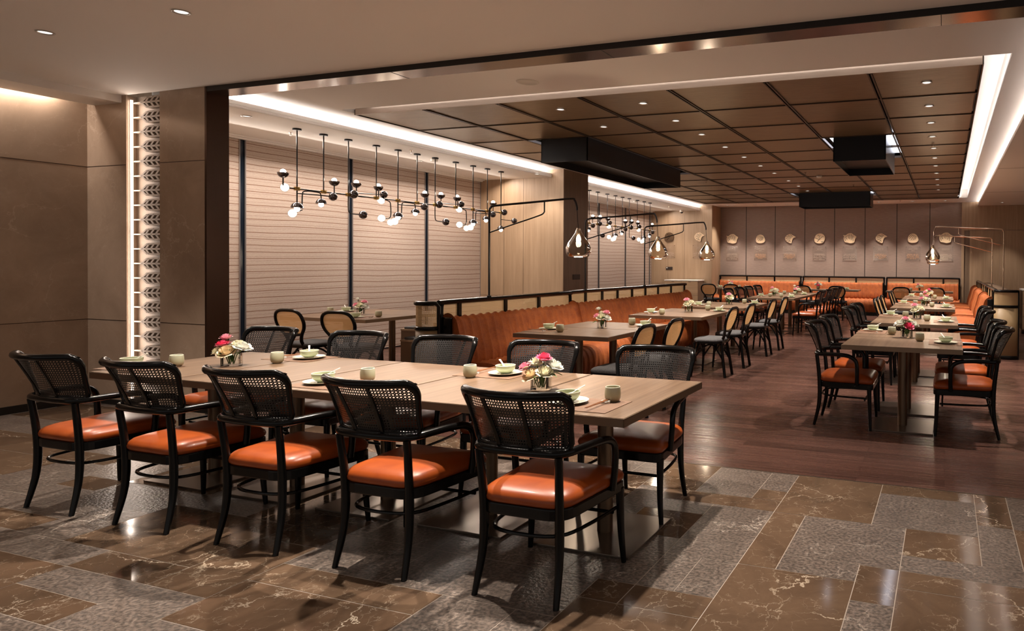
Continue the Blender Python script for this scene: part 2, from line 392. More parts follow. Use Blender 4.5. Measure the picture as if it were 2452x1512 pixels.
for c,r,w_,h_,t in tiles:
    mb.cur=t; x0=X0+c*mx+g; x1=X0+(c+w_)*mx-g; y1=Y0-r*my-g; y0=Y0-(r+h_)*my+g
    b=len(mb.v); mb.v+=[(x0,y0,0),(x1,y0,0),(x1,y1,0),(x0,y1,0)]; mb.face([b,b+1,b+2,b+3])
struct('floor',mb,[M['grey'],M['brown'],M['brown2'],M['grout']])
struct('floor',B(-8.8,4.3,Y0,20.1,-.02,0),M['floorwood'])
struct('trim_1',B(-8.6,4.3,Y0-.004,Y0+.006,-.001,.002),M['baseplate'])
# lobby
struct('wall_left',B(XL-.15,XL,-2.2,YW,0,3.0),M['wmarble'])
mbw=MB(); 
mbw.box(XL,-7.505,YW,YW+.2,0,3.0).box(-7.035,-6.43,YW,YW+.2,0,3.0).box(-7.505,-7.035,YW+.20,YW+.26,0,3.0)
struct('wall_front_left',mbw,M['wmarble'])
mbj=MB()
for z in (.823,2.33): mbj.box(XL,XL+.0015,-2.2,YW,z-.003,z+.003); mbj.box(XL,-7.51,YW-.0015,YW,z-.003,z+.003); mbj.box(-7.03,-6.43,YW-.0015,YW,z-.003,z+.003)
for y in (.6,2.5): mbj.box(XL,XL+.0015,y-.003,y+.003,0,3)
struct('trim_2',mbj,M['bronze'])
struct('baseboard_left',B(XL,XL+.012,-2.2,YW,0,.07),M['black'])
struct('baseboard_back_left',B(XL,-7.505,YW-.012,YW,0,.05),M['black'])
struct('ceiling',B(-7.57,4.3,-2.2,YW,3.0,3.05),M['ceil'])
struct('ceiling',B(-7.97,-7.57,-2.2,YW,2.93,3.05).box(XL,-7.97,-2.2,YW,3.05,3.07),M['ceil'])
# portal frame
struct('trim_3',B(-6.43,-6.405,YW-.004,YW+.2,0,3.0),M['bronze'])
struct('trim_4',B(-6.43,4.3,YW-.002,YW+.004,2.955,3.0),M['black'])  # black strip drawn for the shadow gap under the lobby ceiling
mbs=MB().box(-6.405,4.3,YW+.004,YW+.2,2.955,3.05)
struct('trim_5',mbs,M['soffit'])
struct('trim_6',B(-2.385,-2.380,YW+.003,YW+.2005,2.9535,2.956).box(-.05,-.045,YW+.003,YW+.2005,2.9535,2.956).box(-4.3,-4.295,YW+.003,YW+.2005,2.9535,2.956),M['black'])
struct('wall_bay_front',B(-8.8,-7.03,YW+.26,YW+.32,0,3.15),M['oak'])
struct('wall_header',B(-6.43,4.3,YW+.2,YW+.24,3.0,3.2),M['ceil2'])
# dining ceilings
Yd=YW+.2
OX0,OX1,OY0,OY1=-6.60,.49,5.99,18.42
mc=MB()
mc.box(-7.45,OX0,Yd,YB,ZM,ZM+.04).box(OX1,1.25,Yd,YB,ZM,ZM+.04).box(OX0,OX1,Yd,OY0,ZM,ZM+.04).box(OX0,OX1,OY1,YB,ZM,ZM+.04)
struct('ceiling',mc,M['ceil2'])
mc=MB(); mc.box(OX0-.02,OX0,OY0,OY1,ZM+.04,3.36).box(OX1,OX1+.02,OY0,OY1,ZM+.04,3.36).box(OX0,OX1,OY0-.02,OY0,ZM+.04,3.36).box(OX0,OX1,OY1,OY1+.02,ZM+.04,3.36).box(OX0-.02,OX1+.02,OY0-.02,OY1+.02,3.36,3.38)
struct('ceiling',mc,M['ceil2'])
# window bay ceiling with upstand lip
mc=MB(); mc.box(XWIN-.2,-7.0,Yd,10.98,3.0,3.03).box(XWIN-.2,-7.0,11.88,19.0,3.0,3.03).box(-7.03,-7.0,Yd,10.98,3.03,3.075).box(-7.03,-7.0,11.88,19.0,3.03,3.075)
mc.box(-7.47,-7.45,Yd,YB,3.03,3.19)
struct('ceiling',mc,M['ceil2'],bev=.004)
struct('trim_7',B(XWIN,XWIN+.10,Yd,10.98,2.985,3.0).box(XWIN,XWIN+.05,Yd,10.98,2.965,2.985).box(XWIN,XWIN+.10,11.88,19.0,2.985,3.0).box(XWIN,XWIN+.05,11.88,19.0,2.965,2.985),M['ceil2'])
mc=MB(); mc.box(.79,4.3,Yd,YB,3.05,3.07).box(.79,.81,Yd,YB,3.07,3.10)
struct('ceiling',mc,M['ceil2'])
struct('trim_8',B(.81,4.3,12.3,12.306,3.048,3.0505).box(.81,4.3,16.2,16.206,3.048,3.0505),M['black'])
# walls
struct('wall_window_side',B(XWIN-.2,XWIN-.04,Yd,19.1,0,3.05),M['fabric'])
def oakface(name,x0,x1,y0,y1,z1,joints=(),mt='oak'):
    return struct(name,B(x0,x1,y0,y1,0,z1),M[mt])
oakface('wall_pier',-8.8,-6.75,10.98,11.885,ZM)
struct('wall_pier_shaded_side',B(-6.751,-6.745,10.985,11.88,0,ZM),M['oakdark'])  # darker oak skin paints in the shade on this pier face
oakface('wall_back_left',-8.8,-6.63,19.0,YB,ZM)
struct('wall_back_left_side',B(-6.631,-6.625,19.005,YB,0,ZM),M['oak'])
struct('wall_back',B(-6.64,4.3,YB,YB+.15,0,3.25),M['fabric'])
mj=MB()
for x in (-8.05,): mj.box(x-.003,x+.003,10.977,10.98,0,3.0)
mj.box(-7.62,-7.614,10.977,10.98,0,3.0).box(-8.59,-6.75,10.977,10.98,.775,.781)
mj.box(-7.50,-7.494,18.997,19.0,0,3.0).box(-8.04,-8.034,18.997,19.0,0,3.0).box(-8.59,-6.63,18.997,19.0,.80,.806)
struct('trim_9',mj,M['oakdark'])
seams=(-5.80,-4.895,-3.99,-3.113,-2.236,-1.349,-.454)
mj=MB()
for x in seams: mj.box(x-.009,x+.009,YB-.003,YB,1.0,3.15)
struct('trim_10',mj,M['black'])
struct('trim_11',B(.385,.45,YB-.05,YB,0,3.15),M['oak'])
# right oak wall with recessed door panel
struct('wall_right_back',B(.45,4.3,YB-.03,YB,2.38,3.15).box(.45,.60,YB-.012,YB,0,2.38).box(.60,1.36,YB-.02,YB,0,2.37).box(1.366,2.4,YB-.02,YB,0,2.37).box(2.406,4.3,YB-.02,YB,0,2.37),M['oak'])
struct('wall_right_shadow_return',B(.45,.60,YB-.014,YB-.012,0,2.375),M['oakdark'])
struct('wall_right',B(4.25,4.4,Yd,YB,0,3.1),M['oak'])
# window panes and blinds
def win(n,y0,y1,z0=0.0,z1=2.965):
    struct('window_%d'%n,B(XWIN-.035,XWIN-.02,y0,y1,z0,z1),M['bluegap'])
bl=MB; wn=0
segs1=[(4.64,6.255),(6.345,7.92),(8.005,9.50),(9.585,10.975)]
segs2=[(11.9,12.48),(12.56,14.05),(14.13,15.65),(15.73,17.19),(17.27,18.83),(18.90,18.995)]
wn=1
struct('window_1',B(XWIN-.035,XWIN-.02,Yd+.3,10.98,0,2.965),M['bluegap'])
struct('window_2',B(XWIN-.035,XWIN-.02,11.89,19.0,0,2.965),M['bluegap'])
where=['nearest the marble column','left of the middle of the first chandelier','behind the middle of the first chandelier','next to the oak pier, before it',
 'just past the oak pier','second past the oak pier','under the near half of the second chandelier','under the far half of the second chandelier','next to the far oak wall','narrow sliver at the far oak wall']
for i,(a,b_) in enumerate(segs1+segs2):
    o=bpy.data.objects.new('woven_blind',None); C.objects.link(o)
    tag(o,'beige woven blind with brown ribs, '+where[i],'blind','full-height woven blinds along the window wall')
    m_=MB(); n=max(int((b_-a)/.03),3)
    m_.grid(lambda u,v:(XWIN+.004*math.sin(u*5),a+(b_-a)*u,.02+2.945*v),8,1)
    m_.build('blind_fabric',M['blind'],o,smooth='all')
    MB().box(XWIN-.012,XWIN+.006,a-.012,a,.01,2.965).build('side_rail',M['alu'],o); MB().box(XWIN-.012,XWIN+.006,b_,b_+.012,.01,2.965).build('side_rail',M['alu'],o)
# ------------------------------------------------------------------ ceiling raft
raft=thing('ceiling_raft','suspended ceiling raft of brown perforated metal panels over the dining tables','ceiling raft',(0,0,0))
RX=[-6.55]+[-5.58,-4.60,-3.61,-2.61,-1.63,-.67]+[.27]; RY=[6.15+.985*i for i in range(13)]+[18.28]
m_=MB(); m_.box(RX[0],RX[-1],RY[0]-.015,RY[0],3.12,3.19); m_.build('fascia',M['fascia'],raft)
MB().box(RX[0]-.012,RX[0],RY[0]-.015,RY[-1],3.12,3.18).box(RX[-1],RX[-1]+.012,RY[0]-.015,RY[-1],3.12,3.18).box(RX[0],RX[-1],RY[-1],RY[-1]+.012,3.12,3.18).build('edge_trim',M['meshedge'],raft)
gr=MB()
for i,x in enumerate(RX[1:-1]): gr.box(x-.022,x-.008,RY[0],RY[-1],3.115,3.15); gr.box(x+.008,x+.022,RY[0],RY[-1],3.115,3.15)
for y in RY[1:-1]: gr.box(RX[0],RX[-1],y-.010,y+.010,3.118,3.15)
gr.box(RX[0]-.012,RX[-1]+.012,RY[0],RY[-1],3.19,3.20)
gr.build('grid_bars',M['meshedge'],raft)
HOLE=[(1,2),(1,3),(1,4),(1,5),(5,3),(5,4),(3,10),(4,10),(3,11),(4,11)]
def inhole(i,j):
    if i==1 and 2<=j<=5: return True
    if i==5 and j in (3,4): return True
    if i in (3,4) and j==10: return True
    return False
cnt=0
for i in range(7):
    for j in range(13):
        if inhole(i,j): continue
        x0,x1,y0,y1=RX[i]+.024,RX[i+1]-.024,RY[j]+.012,RY[j+1]-.012
        MB().box(x0,x1,y0,y1,3.128,3.145).build('mesh_panel',M['mesh'],raft)
# three hanging dark steel shades
def shade(x0,x1,y0,y1,z0,lab):
    t=thing('box_light',lab,'ceiling light',((x0+x1)/2,(y0+y1)/2,3.2),0,'dark box lights hanging from the raft')
    cx,cy=(x0+x1)/2,(y0+y1)/2; a,b_=(x1-x0)/2,(y1-y0)/2; th=.012
    m_=MB(); zt=3.17
    m_.box(-a,a,-b_,-b_+th,z0-3.2,zt-3.2).box(-a,a,b_-th,b_,z0-3.2,zt-3.2).box(-a,-a+th,-b_,b_,z0-3.2,zt-3.2).box(a-th,a,-b_,b_,z0-3.2,zt-3.2)
    m_.build('shell',M['darksteel'],t)
    MB().box(-a+th,a-th,-b_+th,b_-th,z0-3.2+.10,z0-3.2+.11).build('inner_plate',M['black'],t)
    MB().box(-a-.10,a+.10,-b_-.02,b_+.25,zt-3.2+.005,zt-3.2+.012).build('opening_glow',M['led'],t)  # glowing sheet stands in for the lit interior of the raft opening
    return t
shade(-5.355,-4.63,8.13,11.5,2.80,'long black steel box light, the largest, hanging over the left booths')
shade(-1.46,-.77,9.11,10.68,2.80,'square black steel box light hanging over the right row of tables')
shade(-3.38,-1.70,16.04,16.7,2.79,'wide black steel box light, the farthest, before the wall of plaques')
# ------------------------------------------------------------------ downlights
def dl_proto():
    t=thing('downlight','x','downlight')
    MB().lathe([(.036,0),(.050,-.001),(.053,-.005),(.047,-.006),(.038,-.001)],20).build('trim_ring',M['trimring'],t,smooth='all')
    MB().lathe([(.0005,-.001),(.037,-.001)],20).build('lens',M['lens'],t)
    return t
DL=dl_proto(); dl_used=False
def spot(x,y,z,power,label,group,ang=62,blend=.45,size=.03,col=(1,.88,.76),dx=0,dy=0):
    global dl_used
    if not dl_used: o=DL; dl_used=True; o.location=(x,y,z-.001); o['label']=label; o['group']=group
    else: o=dup(DL,(x,y,z-.001),0,label,group)
    if power>0:
        l=bpy.data.lights.new('spot_lamp','SPOT'); l.energy=power*SPOT; l.spot_size=R(ang); l.spot_blend=blend; l.shadow_soft_size=size; l.color=col
        s=bpy.data.objects.new('spot_lamp',l); C.objects.link(s); s.location=(x,y,z-.012); s.rotation_euler=(math.atan2(dy,1),-math.atan2(dx,1)*-1,0)
    return o
G1='recessed downlights in the lobby ceiling'; G2='recessed downlights in the perforated raft'
spot(-5.979,2.992,3.0,85,'round recessed downlight at the far left of the lobby ceiling',G1,80)
spot(-4.641,3.01,3.0,90,'round recessed downlight above the left half of the long table',G1,80)
spot(-3.3,3.12,3.0,190,'lobby downlight above the middle of the long table, at the frame top',G1,80)
spot(-1.70,3.50,3.0,200,'lobby downlight over the right end of the long table',G1,84)
spot(-2.5,3.40,3.0,110,'lobby downlight over the second table from the right',G1,84)
for x,q_ in ((-6.0,'leftmost'),(-4.0,'second'),(-2.0,'third'),(0.0,'rightmost')): spot(x,.9,3.0,7,'added lobby downlight over the marble aisle, '+q_,G1+', added out of view above the aisle',86)  # extra lamps out of view, added to light the foreground floor
spot(.9,3.2,3.0,45,'lobby downlight at the right over the marble aisle',G1,84)
rows=[6.62,7.60,8.50,9.42,10.36,11.30,12.2,13.2,14.15,15.1,16.1]
ordn=['first','second','third','fourth','fifth','sixth','seventh','eighth','ninth','tenth','eleventh']
for i,y in enumerate(rows):
    spot(-.195,y,3.126,150 if i not in (2,5,8) else 100,'downlight over the right row of tables, %s from the front'%ordn[i],G2,66,.4)
for i,y in enumerate((6.60,7.52,8.42,9.42,10.4,11.4,12.4,13.6,14.6,15.6)):
    spot(-3.09,y,3.126,115,'downlight over the booth table ends, %s from the front'%ordn[i],G2,66,.4)
for i,y in enumerate((6.6,7.6)): spot(-4.1,y,3.126,0,'unlit downlight above the first booth bench, %s from the front'%ordn[i],G2)
for i,(x,y) in enumerate(((-6.2,18.9),(-5.35,18.9),(-4.4,18.9),(-3.55,18.9),(-2.7,18.9),(-1.8,18.9),(-.9,18.9),(-.05,18.9))):
    spot(x,19.15,3.15,110,'downlight before the plaque wall, %s from the left'%ordn[i],'downlights along the back banquette',72,.7)
for i,(x,y) in enumerate(((-4.3,13.9),(-4.3,15.5),(.55,9.5))): pass
for i,(x,y) in enumerate(((1.5,9.5),(1.5,14.5),(1.35,18.9),(2.6,7))): spot(x,y,3.05,40,('downlight in the lower right ceiling, '+('nearest','second','beside the far door','by the right edge')[i]),'downlights in the lower right ceiling',80)
spot(-7.3,5.4,3.0,34,'downlight in the window bay near the marble column','downlights in the window bay',90,.6)
spot(-7.9,8.6,3.0,26,'downlight in the window bay, middle','downlights in the window bay',90,.6)
spot(-7.0,10.5,3.0,30,'downlight washing the first oak pier','downlights in the window bay',90,.6,dy=.2)
spot(-7.6,18.4,3.0,30,'downlight washing the far oak wall','downlights in the window bay',80,.6)
# speaker, smoke detectors, sprinklers, camera
o=MB().lathe([(.0005,-.004),(.085,-.004),(.09,-.010),(.105,-.006),(.108,0)],28,(-3.83,5.58,ZM)).build('ceiling_speaker',M['white_plastic'],None,smooth='all'); tag(o,'round flush ceiling speaker in the white front strip','speaker')
for x,y,z,l in ((-7.55,8.55,3.0,'white smoke detector among the rods of the near chandelier'),(-7.55,15.7,3.0,'white smoke detector behind the far chandelier'),(-2.35,13.0,3.12,'white smoke detector on the raft beyond the square box light')):
    o=MB().lathe([(.055,0),(.05,-.03),(.03,-.036),(.0005,-.036)],20,(x,y,z)).build('smoke_detector',M['white_plastic'],None,smooth=True); tag(o,l,'smoke detector','smoke detectors on the ceilings')
for x,y,z,l in ((-7.7,6.25,3.0,'chrome sprinkler beside the second chandelier rod'),(-7.25,7.75,3.0,'chrome sprinkler beside the fifth chandelier rod'),(-2.5,12.4,3.12,'sprinkler on the raft before the smoke detector'),(-1.9,14.6,3.12,'sprinkler on the raft before the farthest box light'),(-.2,9.95,3.12,'sprinkler between downlights of the right panel column'),(-7.3,17.3,3.0,'sprinkler on the far bay ceiling'),(-4.7,13.1,3.12,'sprinkler on the raft beyond the long box light'),(-1.2,18.75,3.15,'sprinkler in the white strip before the plaque wall')):
    m_=MB().lathe([(.0005,0),(.022,0),(.022,-.004),(.008,-.006),(.006,-.03),(.016,-.032),(.016,-.035),(.0005,-.036)],12,(x,y,z)); o=m_.build('sprinkler',M['steel'],None,smooth=True); tag(o,l,'sprinkler','ceiling sprinklers')
t=thing('dome_camera','white dome security camera on the far bay ceiling','security camera',(-7.50,18.75,3.0))
MB().lathe([(.06,0),(.06,-.05),(.05,-.06)],20).build('housing',M['white_plastic'],t,smooth=True)
MB().sphere((0,0,-.055),.046).build('lens_dome',M['dark_plastic'],t,smooth='all')
# ------------------------------------------------------------------ leaf reliefs in the lit niche
def leaf_proto():
    m_=MB(); D=.05
    def bar(x0,z0,x1,z1,w_,d0=0,d1=D):
        v=Vector((x1-x0,0,z1-z0)); n_=Vector((-v.z,0,v.x)).normalized()*w_/2; b=len(m_.v)
        for y in (d0,d1):
            for sx,q in ((x0,z0),(x1,z1)):
                m_.v.append((sx+n_.x,y,q+n_.z)); m_.v.append((sx-n_.x,y,q-n_.z))
        for f in ((0,1,3,2),(4,6,7,5),(0,4,5,1),(2,3,7,6),(0,2,6,4),(1,5,7,3)): m_.face([b+i for i in f])
    bar(-.27,0,-.14,0,.012); bar(-.16,0,.19,0,.018)
    top=[(-.145,.002),(-.075,.046),(.0,.050),(.10,.050),(.155,.046),(.188,.030),(.196,0)]
    for a,b_ in zip(top,top[1:]):
        bar(a[0],a[1],b_[0],b_[1],.016); bar(a[0],-a[1],b_[0],-b_[1],.016)
    for x in (-.085,-.015,.055,.125):
        for s_ in (1,-1): bar(x,s_*.003,x+.045,s_*.048,.020)
    return m_
lf=leaf_proto().build('leaf_relief',M['stone'])
oz=['topmost','second','third','fourth','fifth','sixth','seventh','eighth','ninth','tenth','eleventh','twelfth','thirteenth','fourteenth','fifteenth','sixteenth','seventeenth','eighteenth','nineteenth','twentieth']
for i in range(20):
    o=lf if i==0 else lf.copy()
    if i: C.objects.link(o)
    o.location=(-7.225,YW+.048,2.93-.141*i)
    tag(o,'carved stone leaf in the lit niche, %s%s'%(oz[i],' of the column' if i==0 else ' from the top'),'wall relief','stone leaf reliefs stacked in the niche')
MB().box(-7.505,-7.035,YW+.095,YW+.11,0,3).build('niche_back',M['stone'])['kind']='structure'
bpy.data.objects['niche_back'].name='wall_niche_back'
o=MB().box(-7.50,-7.486,YW+.03,YW+.05,.02,2.96).build('led_strip',M['stripled'],None); tag(o,'vertical warm LED strip at the left edge of the leaf niche','light strip')
# ------------------------------------------------------------------ furniture prototypes
def loop_uv(path): pass
def make_armchair():
    t=thing('armchair','x','armchair')
    lac=M['lacquer']
    # seat outline (rounded trapezoid)
    def outline(e=0,n=6):
        P=[(.262+e,.262+e),(-.262-e,.262+e),(-.215-e,-.222-e),(.215+e,-.222-e)]; rr=[.05,.05,.10,.10]; out=[]
        for i in range(4):
            p0=Vector(P[i-1]); p1=Vector(P[i]); p2=Vector(P[(i+1)%4]); r=rr[i]
            a=p1+(p0-p1).normalized()*r; c=p1+(p2-p1).normalized()*r
            for q in range(n+1):
                s_=q/n; out.append(tuple(((1-s_)**2)*a+2*s_*(1-s_)*p1+s_*s_*c))
        return out
    MB().prism(outline(0),.343,.393).build('seat_frame',lac,t,bev=.006)
    def cush():
        m_=MB(); rings=[(-.014,.391),(.0,.402),(.003,.416),(-.004,.432),(-.024,.447),(-.065,.459),(-.14,.466)]
        base=outline(0,5); n=len(base); b=0
        for e,z in rings:
            for (x,y) in base:
                v=Vector((x,y-.02)); L=v.length; v=v*((L+e)/L); m_.v.append((v.x,v.y+.02,z))
        for i in range(len(rings)-1):
            for j in range(n): m_.face([i*n+j,i*n+(j+1)%n,(i+1)*n+(j+1)%n,(i+1)*n+j])
        m_.v.append((0,.02,.468)); c=len(m_.v)-1; L=(len(rings)-1)*n
        for j in range(n): m_.face([L+j,L+(j+1)%n,c])
        return m_
    cush().build('seat_cushion',M['leather'],t,smooth='all')
    for s_ in (1,-1):
        MB().tube(cr_spline([(s_*.200,-.252,0),(s_*.190,-.215,.16),(s_*.186,-.205,.30),(s_*.188,-.212,.45),(s_*.196,-.232,.62)],4),[.0125+.0075*math.sin(min(i/9,1)*PI/2) if i<10 else .020-.0005*(i-9) for i in range(17)],10).build('leg',lac,t,smooth=True)
        MB().tube(cr_spline([(s_*.258,.243,0),(s_*.246,.236,.15),(s_*.242,.228,.36)],5),[.012+.0009*i for i in range(11)],10).build('leg',lac,t,smooth=True)
    half=[(.258,.125,.38),(.268,.128,.49),(.270,.118,.585),(.268,.06,.628),(.258,-.04,.638),(.240,-.13,.636),(.222,-.195,.633),(.185,-.238,.632),(.10,-.252,.632)]
    path=half+[(0,-.256,.632)]+[(-x,y,z) for x,y,z in reversed(half)]
    MB().tube(cr_spline(path,4),.0155,10,flat=(1,1.15)).build('arm_rail',lac,t,smooth=True)
    def bk(u,v,off=0):
        # u -1..1, v 0..1 on the curved back
        bx=.222*u; by=-.250+.062*u*u; tx=.262*u; ty=-.362+.100*u*u+.02*abs(u)**6
        x=bx+(tx-bx)*v; y=by+(ty-by)*(max(v,0)**1.15); z=.648+.236*v
        return (x,y+off,z)
    m_=MB(); m_.grid(lambda a,b_:bk(-1+2*a,b_),18,6,lambda a,b_:(a*.52,b_*.25)); m_.build('cane_panel',M['caneblack'],t,smooth='all')
    pr=[]
    r=.16
    for cx,cy,a0 in ((1-r,1-2*r,0),(-1+r,1-2*r,90)):
        for i in range(6): th=R(a0+90*i/5); pr.append((cx+r*math.cos(th),cy+2*r*math.sin(th)))
    # order: right top corner, left top corner, then left bottom, right bottom
    fr=[(1,.0),(1,.35)]+pr[:6]+[(.5,1),(0,1),(-.5,1)]+pr[6:]+[(-1,.35),(-1,0)]
    fr=[bk(u,v) for u,v in fr]+[bk(u,-.01) for u in (-.6,-.2,.2,.6)]
    n=len(fr)
    rad=[]
    sp=cr_spline(fr,3,True)
    for p in sp: rad.append(.0125+.006*max(0,min(1,(p.z-.80)/.06)))
    MB().tube(sp,rad,10,True).build('back_frame',lac,t,smooth=True)
    for u in (-.34,.34):
        MB().tube([bk(u,v,-.008) for v in (0,.25,.5,.75,1)],.010,6,flat=(.45,1.1),up=(0,1,0)).build('back_slat',lac,t,smooth=True)
    st=[(.232,.21,.268),(.215,0,.268),(.165,-.165,.268),(0,-.205,.268),(-.165,-.165,.268),(-.215,0,.268),(-.232,.21,.268)]
    MB().tube(cr_spline(st,5),.0085,8).tube([(.228,.19,.252),(-.228,.19,.252)],.0085,8).build('stretcher',lac,t,smooth=True)
    return t
def make_sidechair(canemat='canenat',seatmat='charcoal'):
    t=thing('rattan_chair','x','chair'); lac=M['lacquer']
    out=rrect(-.20,.20,-.17,.21,.10,6)
    MB().prism([(x*(1+.10*(y+.17)/.38) ,y) for x,y in out],.42,.448).build('seat_frame',lac,t,bev=.005)
    m_=MB(); rings=[(.985,.448),(1,.455),(.98,.468),(.90,.480),(.70,.488),(.3,.490)]; n=len(out)
    for e,z in rings:
        for x,y in out: m_.v.append((x*(1+.10*(y+.17)/.38)*e,(y-.02)*e+.02,z))
    for i in range(len(rings)-1):
        for j in range(n): m_.face([i*n+j,i*n+(j+1)%n,(i+1)*n+(j+1)%n,(i+1)*n+j])
    m_.face([(len(rings)-1)*n+j for j in range(n)]); m_.build('seat_pad',M[seatmat],t,smooth='all')
    yb=lambda z:-.175-.24*max(z-.46,0)**1.15-.0
    hp=[(.150,0),(.135,.20),(.105,.42),(.095,.50),(.125,.575),(.185,.655),(.205,.735),(.180,.815),(.115,.853),(0,.860)]
    def yy(z): return (-.21+.06*z/.42 if z<.42 else -.15-.30*(z-.42))
    pts=[(x,yy(z),z) for x,z in hp]; full=pts+[(-x,y,z) for x,y,z in reversed(pts[:-1])]
    MB().tube(cr_spline(full,4),.0185,10).build('back_frame',lac,t,smooth=True)
    # cane inside the loop
    lo=[(.120,.585),(.172,.655),(.192,.735),(.168,.807),(.11,.842),(0,.850),(-.11,.842),(-.168,.807),(-.192,.735),(-.172,.655),(-.120,.585)]
    m_=MB(); pl=[(q.x,q.z) for q in cr_spline([(x,0,z) for x,z in lo],3)]; n=len(pl); cx,cz=0,.71
    m_.v.append((cx,yy(cz)-.008,cz))
    for x,z in pl: m_.v.append((x,yy(z),z))
    for i in range(n):
        j=(i+1)%n; m_.face([0,i+1,j+1],[(cx+1,cz),(pl[i][0]+1,pl[i][1]),(pl[j][0]+1,pl[j][1])])
    m_.build('cane_panel',M[canemat],t,smooth='all')
    MB().tube(cr_spline([(-.13,yy(.585),.583),(0,yy(.575)-.008,.572),(.13,yy(.585),.583)],5),.016,8).build('lower_rail',lac,t,smooth=True)
    for s_ in (1,-1):
        MB().tube(cr_spline([(s_*.205,.215,0),(s_*.195,.20,.2),(s_*.185,.185,.43)],4),[.012+.0012*i for i in range(9)],8).build('leg',lac,t,smooth=True)
        MB().tube(cr_spline([(s_*.19,.19,.22),(s_*.17,.10,.34),(s_*.13,.02,.40),(s_*.12,-.06,.38),(s_*.125,-.17,.22)],4),.011,8).build('brace',lac,t,smooth=True)
    MB().tube(cr_spline([(-.18,.19,.22),(-.09,.18,.36),(0,.17,.41),(.09,.18,.36),(.18,.19,.22)],4),.011,8).build('brace',lac,t,smooth=True)
    MB().tube(cr_spline([(-.14,-.17,.22),(-.07,-.15,.34),(0,-.14,.39),(.07,-.15,.34),(.14,-.17,.22)],4),.011,8).build('brace',lac,t,smooth=True)
    return t
AC=make_armchair(); ac_used=[False]; SC=make_sidechair(); sc_used=[False]
def place(proto,used,x,y,rz,label,group):
    if not used[0]:
        used[0]=True; proto.location=(x,y,0); proto.rotation_euler=(0,0,rz); proto['label']=label; proto['group']=group; return proto
    return dup(proto,(x,y,0),rz,label,group)
arm=lambda x,y,rz,l,g_: place(AC,ac_used,x,y,rz,l,g_)
side=lambda x,y,rz,l,g_: place(SC,sc_used,x,y,rz,l,g_)
TZ=.735
def make_table(wx,wy,name='dining_table'):
    t=thing(name,'x','table')
    MB().box(-wx/2+.004,wx/2-.004,-wy/2+.004,wy/2-.004,TZ-.036,TZ).build('table_top',M['table'],t)
    e=MB(); z0,z1=TZ-.040,TZ-.002
    e.box(-wx/2,wx/2,-wy/2,-wy/2+.004,z0,z1).box(-wx/2,wx/2,wy/2-.004,wy/2,z0,z1).box(-wx/2,-wx/2+.004,-wy/2,wy/2,z0,z1).box(wx/2-.004,wx/2,-wy/2,wy/2,z0,z1)
    e.build('edge_band',M['edge'],t)
    MB().lathe([(.041,.012),(.041,TZ-.036)],24).build('pedestal',M['bronzepole'],t,smooth=True)
    MB().box(-.265,.265,-.265,.265,0,.012).build('base_plate',M['baseplate'],t,bev=.002)
    return t
TP={}
def table(x,y,wx,wy,label,group,rz=0):
    k_=(round(wx,2),round(wy,2))
    if k_ not in TP:
        o=make_table(wx,wy); TP[k_]=o; o.location=(x,y,0); o.rotation_euler=(0,0,rz); o['label']=label; o['group']=group; return o
    return dup(TP[k_],(x,y,0),rz,label,group)
# --- tableware prototypes (base at z=0)
def cup_obj():
    t=thing('tea_cup','x','cup')
    MB().lathe([(.0005,0),(.024,0),(.026,.004),(.034,.010),(.0385,.022),(.0395,.040),(.0385,.058),(.036,.073),(.033,.073),(.0345,.058),(.035,.035),(.030,.014),(.0005,.012)],28).build('body',M['cup'],t,smooth=True)
    MB().lathe([(.0362,.0715),(.0358,.0745),(.0346,.0755),(.0332,.0745),(.0332,.072)],28).build('rim',M['rim'],t,smooth='all')
    return t
def bowl_obj():
    t=thing('bowl','x','bowl')
    MB().lathe([(.0005,.0),(.028,0),(.029,.004),(.042,.010),(.054,.022),(.058,.036),(.059,.047),(.056,.047),(.054,.034),(.045,.016),(.02,.009),(.0005,.009)],32).build('body',M['celadon'],t,smooth=True)
    MB().lathe([(.0592,.0462),(.0592,.0488),(.0575,.0496),(.0558,.0486),(.0558,.0462)],32).build('rim',M['rim'],t,smooth='all')
    return t
def plate_mb(): return MB().lathe([(.0005,.002),(.045,.002),(.048,0),(.055,.003),(.085,.009),(.100,.0135),(.1005,.0155),(.098,.0155),(.080,.0115),(.06,.008),(.0005,.0075)],36)
def spoon_mb():
    m_=MB(); m_.tube(cr_spline([(-.015,0,.032),(.02,0,.040),(.05,0,.056),(.083,0,.072)],4),[.005,.0055,.005,.005,.0045,.0045,.0045,.0045,.0045,.0048,.005,.006,.0055],8,flat=(.5,1.2))
    m_.lathe([(.0005,0),(.010,.001),(.016,.005),(.0175,.010),(.0155,.010),(.009,.004),(.0005,.003)],14,(-.025,0,.022),1.3,1); return m_
def chop_mb():
    m_=MB()
    m_.tube([(-.115,.004,.016),(.115,.006,.013)],[.002,.0038],6).tube([(-.115,-.004,.016),(.115,-.007,.013)],[.002,.0038],6); return m_
def rest_mb():
    m_=MB()
    for s_ in (-.0,): pass
    m_.prism(rrect(-.009,.009,-.022,.022,.004,3),0,.007).prism(rrect(-.009,.009,-.022,-.012,.003,2),.007,.013).prism(rrect(-.009,.009,.012,.022,.003,2),.007,.013); return m_
CUP=cup_obj(); BOWL=bowl_obj(); PL=plate_mb().build('plate',M['celadon2'],None,smooth=True); SP=spoon_mb().build('spoon',M['porcelain'],None,smooth=True)
CH=chop_mb().build('chopsticks',M['chop'],None,smooth=True); RE=rest_mb().build('chopstick_rest',M['porcelain'],None,bev=.001)
MT=MB().box(-.20,.20,-.14,.14,0,.0022).build('placemat',M['mat'],None)
